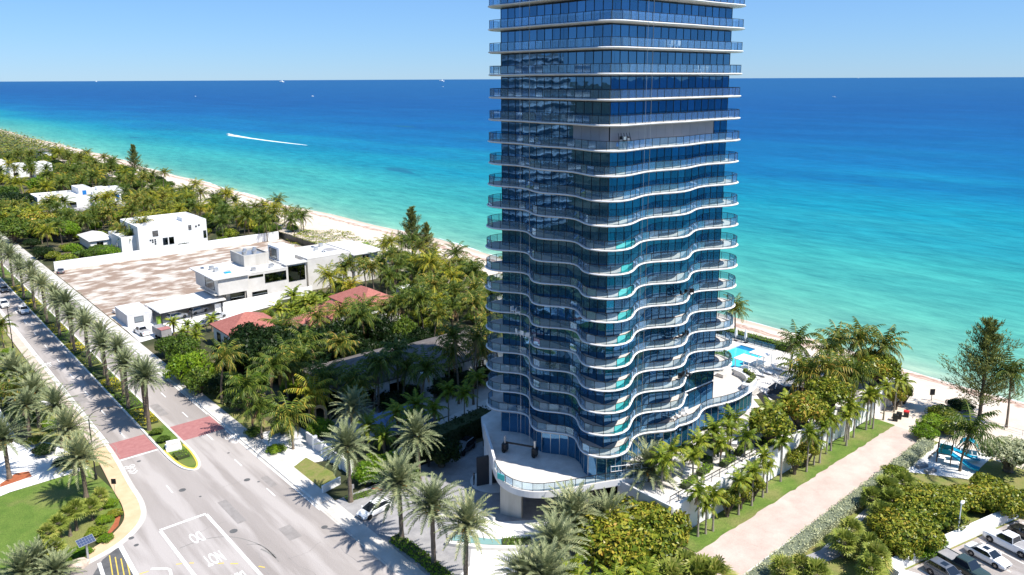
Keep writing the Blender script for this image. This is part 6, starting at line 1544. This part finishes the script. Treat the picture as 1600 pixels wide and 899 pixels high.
# west side palms and shrubs
wp = [((135, 778), 6.5, 'date palm on the lawn beside the tan sidewalk'), ((118, 742), 7, 'date palm behind the lawn palm, beside the street lamp'), ((15, 748), 6.5, 'date palm at the left picture edge beside the white plaza'), ((62, 668), 6, 'date palm at the north edge of the white plaza'), ((98, 700), 7, 'date palm leaning over the street side of the white plaza'), ((52, 640), 5, 'short date palm among the left hedges'), ((25, 622), 5, 'bushy date palm near the left picture edge')]
for (px, py), h_, lb in wp: x, y = W(px, py); palm('date', x, y, h_, lb, z=.03, scale=1.08)
for i, (px, py) in enumerate(((78, 868), (97, 852), (110, 838), (120, 829), (145, 813), (158, 797), (88, 880))):
    x, y = W(px, py); palm('fan', x, y, 3 if i < 4 else 2.5, 'young fan palm on the lawn bank, %s from the bottom' % ordw(i), 'fan palms on the lawn bank', scale=.7)
for i, (px, py, r_, m) in enumerate(((172, 790, 1.6, 'l_bright'), (180, 806, 1.3, 'l_grape'), (165, 815, 1.5, 'l_bright'), (150, 835, 1.7, 'l_areca'), (125, 868, 2.0, 'l_bright'), (105, 880, 1.7, 'l_bright'), (155, 782, 1.2, 'l_areca'), (165, 845, 1.3, 'l_bright'))):
    x, y = W(px, py); bush(m, x, y, r_ * .8, r_ * .8, .6, 'low green shrub on the lawn bank by the tan sidewalk, %s' % ordw(i), group='shrubs on the lawn bank')
for i, (px, py) in enumerate(((62, 890), (85, 905), (40, 905))):
    x, y = W(px, py); palm('date', x, y, 1, 'low grey palm at the bottom left corner, %s' % ordw(i), 'low palms at the bottom left', scale=.9, fruit=False)
for i in range(26):
    y = 124 + i * 5.2 + rg.uniform(-1.5, 1.5); x = rg.uniform(17.5, 21.8) + .02 * (y - 124) * .5
    m = rg.choice(['l_bright', 'l_tree', 'l_grape', 'l_dark']); s_ = rg.uniform(1.2, 2.2)
    bush(m, x, y, s_, s_, s_ * .75, '%s shrub in the planted verge left of the avenue, %s from the lawn' % (KINDN0[m], ordw(i)), group='verge shrubs left of the avenue')
for i in range(12):
    y = 138 + i * 11 + rg.uniform(-2, 2); palm('coco' if i % 3 else 'date', rg.uniform(15, 21) + .03 * (y - 138), y, rg.choice([4, 5, 6]), 'palm in the planted verge left of the avenue, %s from the plaza' % ordw(i), 'verge palms left of the avenue', scale=.85)

# palms and hedges before the tower
fp = [(548, 784, 8, 'date palm beside the low white sign wall'), (628, 846, 8, 'date palm left of the driveway, over the white car'), (678, 886, 8, 'date palm on the driveway hedge, right of the white car palm'), (728, 922, 8, 'date palm nearest the camera on the driveway hedge'),
      (655, 752, 7, 'date palm against the dark hedge north of the driveway'), (552, 706, 7, 'wide date palm behind the gate wall'), (1013, 800, 6, 'date palm at the street corner of the tower garden')]
for px, py, h_, lb in fp: x, y = W(px, py); palm('date', x, y, h_, lb, scale=1.12)
for i, (px, py, z_, h_) in enumerate(((948, 800, 4.0, 3), (866, 848, 4.0, 4), (885, 822, 3.5, 3), (815, 893, 3.5, 3), (852, 897, 3.5, 3), (900, 800, 4.5, 4))):
    x, y = W(px, py, z_); palm('date', x, y, h_, 'bushy grey date palm below the terrace, %s in the corner planting' % ordw(i), 'bushy date palms below the terrace', scale=1.2, fruit=False)
for i, (px, py) in enumerate(((935, 860), (985, 872), (1010, 890), (890, 885), (960, 895), (905, 900))):
    x, y = W(px, py, 3); palm('low', x, y, 2, 'feathery green palm under the sea grape, %s' % ordw(i), 'feathery palms at the bottom centre', scale=1.1)
for i, (px, py) in enumerate(((1070, 880), (1090, 893), (1050, 895), (1115, 895))):
    x, y = W(px, py, 2.5); palm('fan', x, y, 2, 'fan palm at the corner of the beach path, %s' % ordw(i), 'fan palms at the path corner', scale=1.15)
for i, (px, py, rx) in enumerate(((930, 835, 4.2), (985, 818, 4.6), (1035, 820, 4.0), (970, 855, 4.4), (1025, 850, 3.8))):
    x, y = W(px, py, 2.5); bush('l_grape', x, y, rx, rx, 4.0, 'dense yellow-green sea grape below the terrace, %s lump' % ordw(i), 'sea_grape', 'sea grape', group='sea grapes below the terrace')
# slim palms outside the white wall, shrubs between
xo = 75.0; i = 0
while xo < 136:
    leafy = 80 < xo < 88 or 95.5 < xo < 103 or xo > 131
    if leafy and i % 2: bush('l_grape', xo, 51.3, 1.7, 1.4, 2.0, 'leafy sea grape shrub outside the white wall, %s plant from the street' % ordw(i), 'sea_grape', 'sea grape', group='sea grape shrubs outside the wall', lift=1.3)
    else: palm('royal', xo, 51.0 + rg.uniform(-.5, .6), rg.choice([4, 5, 6]), 'slender palm on the grass strip outside the white wall, %s plant from the street' % ordw(i), 'slender palms outside the white wall', scale=.8)
    xo += rg.uniform(1.3, 2.0) if leafy else rg.choice([1.2, 1.5, 3.4, 4.2]); i += 1
# inside the wall
for i, (x, y, h_) in enumerate(((74.5, 56.6, 4), (77.2, 57.3, 4), (79.8, 55.6, 3), (82.2, 56.4, 4), (85.4, 55.2, 3), (88.6, 56.2, 4), (91.5, 57.6, 4), (94.5, 56.0, 3), (97.5, 55.2, 4), (100.5, 56.6, 3), (90, 54.4, 3), (103.5, 55.8, 4), (86.8, 57.2, 4))):
    palm('royal', x, y, h_, 'small palm in the garden between wall and hall, %s from the street' % ordw(i), 'small palms inside the south wall', z=4.5, scale=.9)
for i, (px, py, r_) in enumerate(((1215, 668, 3.2), (1250, 640, 3.6), (1290, 612, 3.6), (1322, 582, 3.8), (1362, 565, 3.6), (1392, 575, 3.6), (1235, 672, 2.8), (1280, 640, 3.2), (1410, 590, 3.0), (1330, 620, 3.0))):
    x, y = W(px, py, 7.5); y = max(y, 54.2); bush('l_grape', x, y, r_, r_, 3.4, 'olive green sea grape tree behind the white wall, %s' % ordw(i), 'sea_grape_tree', 'sea grape', group='sea grape trees behind the wall', z=4.5, lift=.8)
for i, (px, py, zc_, h_) in enumerate(((1238, 528, 11, 6), (1262, 565, 9.5, 4), (1300, 540, 11, 6), (1318, 522, 11.5, 6), (1352, 526, 12, 7), (1250, 580, 9, 4), (1375, 535, 11, 6), (1290, 570, 10, 5), (1405, 600, 9, 4))):
    x, y = W(px, py, zc_); palm('coco', x, max(y, 54), h_, 'coconut palm on the pool deck behind the sea grapes, %s' % ordw(i), 'coconut palms by the pool deck', z=4.5, scale=1.1)
x, y = W(1148, 524, 0); palm('coco', x, y, 6, 'lone coconut palm on the sand just right of the tower', scale=.95)
x, y = W(1572, 670); palm('coco', x, y, 9, 'lone coconut palm on the beach at the right edge', scale=.95)
palm('coco', 117.2, 35.9, 7, 'coconut palm standing over the blue slides', scale=1.15)
cm, tm = casuarina(3, 16.5, 7.6)
x, y = W(1530, 655); r_ = thing('casuarina_tree', 'tall feathery pine-like tree at the beach end of the path', 'tree', (x, y, 0)); put('crown', cm, r_); put('trunk', tm, r_)
cm2, tm2 = casuarina(4, 16, 5.6)
for i, (px, py, s_) in enumerate(((645, 402, 1.0), (668, 405, .72), (212, 272, 1.1))):
    x, y = W(px, py); r_ = thing('casuarina_tree', ('tall feathery pine-like tree on the sand left of the tower', 'shorter feathery pine beside the taller beach pine', 'feathery pine rising over the far palm grove')[i], 'tree', (x, y, 0), i * 1.3)
    for nm, me in (('crown', cm2), ('trunk', tm2)): put(nm, me, r_).scale = (s_, s_, s_)
# park side of the path
hedge('silver_hedge', [(64, 41.0), (80, 41.4), (100, 41.8), (122, 42.2)], 1.9, 1.15, 'l_silver', 'long silvery grey-green hedge along the beach path', dens=34, size=.12, wob=.16)
hedge('silver_hedge_return', [(100.5, 40.6), (103.0, 38.2)], 1.7, 1.3, 'l_silver', 'short silvery hedge turning off toward the park', dens=30, size=.12)
for i, (px, py, m, r_, h_) in enumerate(((1460, 662, 'l_bright', 2.6, 2.0), (1475, 650, 'l_grape', 2.6, 2.2), (1447, 675, 'l_bright', 2.2, 1.8), (1485, 668, 'l_grape', 2.2, 2.0), (1500, 632, 'l_dark', 2.4, 1.6), (1470, 640, 'l_dark', 1.8, 1.2))):
    x, y = W(px, py, 1.2); bush(m, x, y, r_, r_, h_, 'rounded shrub at the beach end of the silver hedge, %s' % ordw(i), group='shrubs at the beach end of the hedge')
x, y = W(1578, 718, 2); bush('l_silver', x, y, 4.0, 4.0, 3.6, 'rounded silvery tree beside the playground', 'silver_tree', 'tree', lift=.6)
for i, (px, py, r_) in enumerate(((1410, 772, 3.0), (1440, 790, 3.6), (1425, 810, 3.4), (1400, 820, 3.2), (1455, 768, 3.0), (1480, 775, 3.2), (1510, 772, 3.0), (1470, 800, 3.2), (1435, 840, 3.0), (1560, 765, 3.6), (1590, 775, 3.2), (1570, 788, 2.6), (1530, 770, 2.6), (1545, 752, 2.4), (1405, 845, 2.8))):
    x, y = W(px, py, 2); bush('l_grape', x, y, r_, r_, 2.9 if py > 780 else 2.1, 'mottled sea grape between playground and parking lot, %s' % ordw(i), 'sea_grape', 'sea grape', group='sea grapes by the parking lot')
for i, (px, py) in enumerate(((1362, 775), (1385, 760), (1378, 800), (1330, 828), (1320, 845), (1358, 850), (1368, 868), (1392, 780), (1360, 885), (1250, 885), (1222, 890), (1275, 895), (1410, 755))):
    x, y = W(px, py, 2.2); palm('fan', x, y, 2, 'bushy fan palm in the park corner, %s' % ordw(i), 'fan palms in the park corner', scale=.92)
for i, (px, py, m) in enumerate(((1458, 845, 'l_bright'), (1440, 858, 'l_bright'), (1398, 738, 'l_areca'))): x, y = W(px, py, 1); bush(m, x, y, 1.8, 1.8, 1.5, ('bright green shrub against the parking wall, right', 'bright green shrub against the parking wall, left', 'yellow-green shrub at the playground corner')[i])

for i in range(22):
    x, y = rg.uniform(47.5, 59), rg.uniform(114, 152); bush(rg.choice(['l_dark', 'l_tree', 'l_bright']), x, y, 2.0, 2.0, 1.7, 'leafy shrub between the sidewalk and the shaded gardens, %s' % ordw(i), group='shrubs behind the east sidewalk')
for i, (x, y, h_) in enumerate(((57.5, 113, 7), (61, 110, 6), (65, 109.6, 8), (70, 109.8, 7), (56.5, 121, 8), (58, 127.5, 7), (63, 129, 8), (69, 128.8, 7), (79, 108.6, 8), (85, 108.4, 7), (91, 108.6, 8))):
    palm('coco', x, y, h_, 'coconut palm close against the grey-roofed house, %s' % ordw(i), 'palms against the grey-roofed house', scale=1.05)
for i, (x, y) in enumerate(((59, 130.5), (64.5, 131.5), (70, 131), (75, 130), (81, 129), (87, 128.8), (67.5, 108.4), (82, 107.6), (88, 107.6))):
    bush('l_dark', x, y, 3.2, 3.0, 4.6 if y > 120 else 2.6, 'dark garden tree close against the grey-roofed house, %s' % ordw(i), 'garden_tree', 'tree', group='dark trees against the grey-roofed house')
# gardens north of the tower
def at_crown(px, py, zc_): return W(px, py, zc_)
for i, (px, py, zc_, kd, yl) in enumerate(((340, 556, 9, 'coco', 0), (420, 568, 9, 'coco', 0), (447, 575, 8, 'coco', 0), (480, 617, 6, 'coco', 1), (406, 640, 5, 'coco', 0), (455, 655, 5, 'coco', 0), (582, 566, 9, 'coco', 0), (620, 555, 9, 'coco', 0), (657, 573, 9, 'coco', 0), (738, 522, 13, 'coco', 0), (715, 530, 12, 'coco', 0),
                                     (512, 590, 7, 'coco', 0), (545, 590, 7, 'coco', 0), (700, 610, 6, 'royal', 0), (725, 615, 6, 'royal', 0), (650, 632, 5, 'low', 1), (620, 645, 5, 'low', 1), (680, 640, 5, 'royal', 0), (575, 665, 5, 'low', 0), (600, 680, 4, 'low', 0), (640, 655, 5, 'low', 0), (390, 600, 8, 'coco', 0), (745, 590, 7, 'royal', 0))):
    x, y = at_crown(px, py, zc_); palm(kd, x, y, zc_ - .3, 'palm in the shaded gardens between the tower and the grey-roofed house, %s' % ordw(i), 'palms in the shaded gardens', yellow=bool(yl), scale=1.05)
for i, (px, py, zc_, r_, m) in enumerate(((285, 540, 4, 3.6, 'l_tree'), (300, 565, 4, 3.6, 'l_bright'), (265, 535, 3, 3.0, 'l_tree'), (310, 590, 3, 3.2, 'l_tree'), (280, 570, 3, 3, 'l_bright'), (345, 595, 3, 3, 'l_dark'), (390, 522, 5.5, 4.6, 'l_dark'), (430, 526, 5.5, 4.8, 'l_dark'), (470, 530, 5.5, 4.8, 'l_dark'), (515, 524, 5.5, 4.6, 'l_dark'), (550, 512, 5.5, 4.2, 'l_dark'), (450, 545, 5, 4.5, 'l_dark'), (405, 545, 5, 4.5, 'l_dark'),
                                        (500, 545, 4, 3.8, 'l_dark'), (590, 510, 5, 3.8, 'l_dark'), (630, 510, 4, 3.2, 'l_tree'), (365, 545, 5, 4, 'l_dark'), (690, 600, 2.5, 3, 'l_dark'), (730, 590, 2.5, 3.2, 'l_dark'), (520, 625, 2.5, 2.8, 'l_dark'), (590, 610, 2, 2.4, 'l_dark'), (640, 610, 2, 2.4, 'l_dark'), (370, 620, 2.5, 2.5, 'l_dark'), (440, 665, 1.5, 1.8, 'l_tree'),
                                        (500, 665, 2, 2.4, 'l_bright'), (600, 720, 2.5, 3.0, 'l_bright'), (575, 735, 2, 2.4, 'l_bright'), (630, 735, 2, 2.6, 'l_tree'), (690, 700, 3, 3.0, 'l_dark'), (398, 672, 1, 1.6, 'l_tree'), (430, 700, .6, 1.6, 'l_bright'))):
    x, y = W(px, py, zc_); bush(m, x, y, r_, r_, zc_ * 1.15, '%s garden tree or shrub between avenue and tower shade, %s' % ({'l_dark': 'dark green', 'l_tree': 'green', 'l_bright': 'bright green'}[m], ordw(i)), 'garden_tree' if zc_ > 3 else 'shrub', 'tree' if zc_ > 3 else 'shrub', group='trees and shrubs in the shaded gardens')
for i, (x, y, h_) in enumerate(((66, 147, 6), (72, 145, 7), (77, 146, 7), (82.5, 147, 6), (90.5, 146, 5), (83, 141, 8), (88, 139, 8), (78, 139, 8), (94, 138, 8))):
    palm('coco', x, y, h_, 'tall coconut palm before the red tiled roofs, %s from the street' % ordw(i), 'coconut palms before the red roofs', scale=1.1)
for i in range(16):
    x, y = W(rg.uniform(425, 545), rg.uniform(452, 485), 4); palm('low', x, y, rg.choice([2, 3, 4]), 'yellowish feathery palm beside the concrete house, %s of the clump' % ordw(i), 'feathery palms by the concrete house', scale=1.25)
for i, (px, py) in enumerate(((270, 500), (292, 503), (308, 508), (285, 516), (330, 495), (305, 522))): x, y = W(px, py, 3.5); palm('low', x, y, 3, 'small yellow-green palm on the motor court, %s' % ordw(i), 'palms on the motor court', scale=.8)
# beach grove between the red-roofed house and the sand, and the far grove
keep = [(84, 99, 150, 168), (55, 80, 148, 168), (58, 98, 109, 128), (64, 118, 184, 210), (44, 119, 206, 263), (66, 97, 270, 294), (60, 71, 286, 305), (63, 103, 375, 406), (68, 101, 530, 562), (44, 84, 174, 202), (105, 113, 161, 169)]
def clear(x, y, mrg=1.0): return not any(a - mrg < x < b + mrg and c - mrg < y < d + mrg for a, b, c, d in keep)
spots = []
def where(x, y, x0, x1, y0, y1):
    a = ('inland side', 'middle', 'seaward side')[min(2, int(3 * (x - x0) / (x1 - x0)))]
    b = ('near end', 'midway', 'far end')[min(2, int(3 * (y - y0) / (y1 - y0)))]
    return a + ', ' + b
def sized(h, yl): return ('short' if h < 6 else 'mid-height' if h < 8 else 'tall') + (' yellowing' if yl else ' green')
KINDN = {'l_areca': 'feathery', 'l_tree': 'mid green', 'l_grape': 'mottled olive', 'l_dark': 'dark green', 'l_bright': 'bright green'}
def scatter(n_, x0, x1, y0, y1, gap):
    out = []; tries = 0
    while len(out) < n_ and tries < n_ * 40:
        tries += 1; x, y = rg.uniform(x0, x1), rg.uniform(y0, y1)
        if clear(x, y, max(1.5, gap * .6)) and all((x - a) ** 2 + (y - b) ** 2 > gap * gap for a, b in spots): spots.append((x, y)); out.append((x, y))
    return out
def grove(n_, box, gap, hs, py_, name, grp, sc):
    for x, y in scatter(n_, *box, gap):
        h_, yl = rg.choice(hs), rg.random() < py_
        palm('coco', x, y, h_, '%s coconut palm of the %s, %s' % (sized(h_, yl), name, where(x, y, *box)), grp, yellow=yl, scale=sc)
grove(58, (88, 130, 132, 206), 3.4, [5, 6, 7, 8, 9], .3, 'near beach grove', 'coconut palms of the near beach grove', 1.0)
grove(22, (98, 132, 96, 132), 4.2, [5, 6, 7, 8], .1, 'grove behind the tower', 'coconut palms behind the tower', 1.0)
grove(60, (88, 126, 264, 372), 4.2, [6, 7, 8, 9], .25, 'grove beyond the cubic house', 'coconut palms beyond the white house', 1.05)
grove(40, (46, 92, 294, 376), 5, [5, 6, 7, 8], .25, 'garden before the shuttered house', 'coconut palms before the shuttered house', 1.05)
grove(75, (62, 130, 406, 620), 5.4, [7, 8, 9, 10], .2, 'far grove', 'coconut palms of the far grove', 1.15)
for i, (px, py, h_) in enumerate(((438, 340, 7), (475, 362, 6), (418, 378, 7), (228, 385, 8), (445, 355, 6), (462, 358, 6), (395, 352, 7), (412, 350, 7), (300, 348, 8), (205, 392, 5), (195, 385, 6))):
    x, y = W(px, py); palm('coco', x, y, h_, 'coconut palm standing alone near the sandy lot or dune edge, %s' % ordw(i), 'single palms round the sandy lot', scale=1.1)
def under(n_, box, gap, mats, s0, s1, hk, name, grp, nm='shrub', cat='shrub'):
    for x, y in scatter(n_, *box, gap):
        m, s_ = rg.choice(mats), rg.uniform(s0, s1)
        bush(m, x, y, s_, s_, s_ * hk, '%s understorey %s of the %s, %s' % (KINDN[m], cat, name, where(x, y, *box)), nm, cat, group=grp)
under(80, (70, 134, 130, 206), 2.6, ['l_areca', 'l_tree', 'l_grape'], 1.7, 2.3, 1.05, 'near beach grove', 'understorey shrubs of the near grove')
under(95, (46, 130, 264, 400), 3.6, ['l_tree', 'l_grape', 'l_areca', 'l_dark', 'l_bright'], 2.2, 3.8, .9, 'gardens beyond the lot', 'understorey shrubs beyond the sandy lot')
under(95, (56, 136, 404, 640), 5.0, ['l_tree', 'l_grape', 'l_areca', 'l_dark'], 3, 5, .9, 'far grove', 'understorey trees of the far grove', 'garden_tree', 'tree')
for i, (px, py, r_, h_, m) in enumerate(((30, 345, 9, 7, 'l_grape'), (60, 352, 8, 6.5, 'l_grape'), (20, 365, 7, 6, 'l_tree'), (85, 360, 6, 6, 'l_tree'), (100, 283, 10, 6, 'l_grape'), (125, 286, 9, 5, 'l_grape'), (20, 320, 8, 7, 'l_dark'), (42, 318, 7, 7, 'l_dark'), (108, 365, 4, 5, 'l_bright'), (60, 292, 6, 6, 'l_bright'), (8, 312, 7, 8, 'l_tree'))):
    x, y = W(px, py, h_ * .6)
    if not clear(x, y, r_ * .7): continue
    bush(m, x, y, r_, r_, h_, 'broad spreading tree among the houses at the upper left, %s' % ordw(i), 'shade_tree', 'tree', group='broad trees at the upper left', lift=1)
hedge('green_hedge', [(54, 273), (62, 276), (66, 279)], 4, 2.6, 'l_bright', 'clipped bright hedge before the grey hut', dens=5, size=.3)
# dune vegetation: ground cover on the sand edge
def dune(name, pts, label, m, dens=5, size=.28, h=.9):
    r_ = random.Random(len(label)); lf = MB(); P = [Vector(p) for p in pts]
    xs_ = [p.x for p in P]; ys2 = [p.y for p in P]
    def inside(x, y):
        c = False; j = len(P) - 1
        for i in range(len(P)):
            if (P[i].y > y) != (P[j].y > y) and x < (P[j].x - P[i].x) * (y - P[i].y) / (P[j].y - P[i].y) + P[i].x: c = not c
            j = i
        return c
    n_ = int((max(xs_) - min(xs_)) * (max(ys2) - min(ys2)) * dens)
    for i in range(n_):
        x, y = r_.uniform(min(xs_), max(xs_)), r_.uniform(min(ys2), max(ys2))
        if not inside(x, y): continue
        z = .15 + h * (.5 + .3 * math.sin(x * .9 + y * .3) + .3 * math.sin(y * .7 - x * .4)) * r_.uniform(.6, 1.05); sz = size * r_.uniform(.6, 1.4); a = r_.uniform(0, 6.28); tl_ = r_.uniform(-.35, .35)
        c, s_ = math.cos(a) * sz, math.sin(a) * sz
        lf.add([(x - c, y - s_, z - tl_ * sz), (x - s_ * .6, y + c * .6, z + .05), (x + c, y + s_, z + tl_ * sz), (x + s_ * .6, y - c * .6, z - .03)], [(0, 1, 2, 3)])
    o = lf.build(name, MT[m], kind='stuff'); o['label'] = label; o['category'] = 'ground cover'
dune('dune_groundcover', [W(445, 378), W(470, 362), W(540, 362), W(562, 372), W(545, 385), W(520, 392), W(460, 384)], 'olive and bright green dune ground cover beside the dark fence', 'l_grape')
dune('dune_groundcover_bright', [W(540, 395), W(560, 374), W(615, 385), W(630, 400), W(600, 405), W(550, 405)], 'bright green mat of dune vines by the beach pine', 'l_bright')
dune('dune_scrub', [(127, 262), (133, 262), (134, 330), (134, 410), (126, 410)], 'straggling dune scrub along the upper beach', 'l_areca', 2.2, .4, 1.1)
dune('dune_scrub_far', [(126, 412), (135, 412), (137, 640), (128, 640)], 'far dune scrub along the upper beach', 'l_tree', 1.4, .5, 1.4)
dune('far_coast_wood', [(60, 640), (138, 640), (140, 1100), (70, 1100)], 'far coastal wood running out of sight at the upper left', 'l_grape', 1.0, 1.1, 9)
# people and small things on the beach
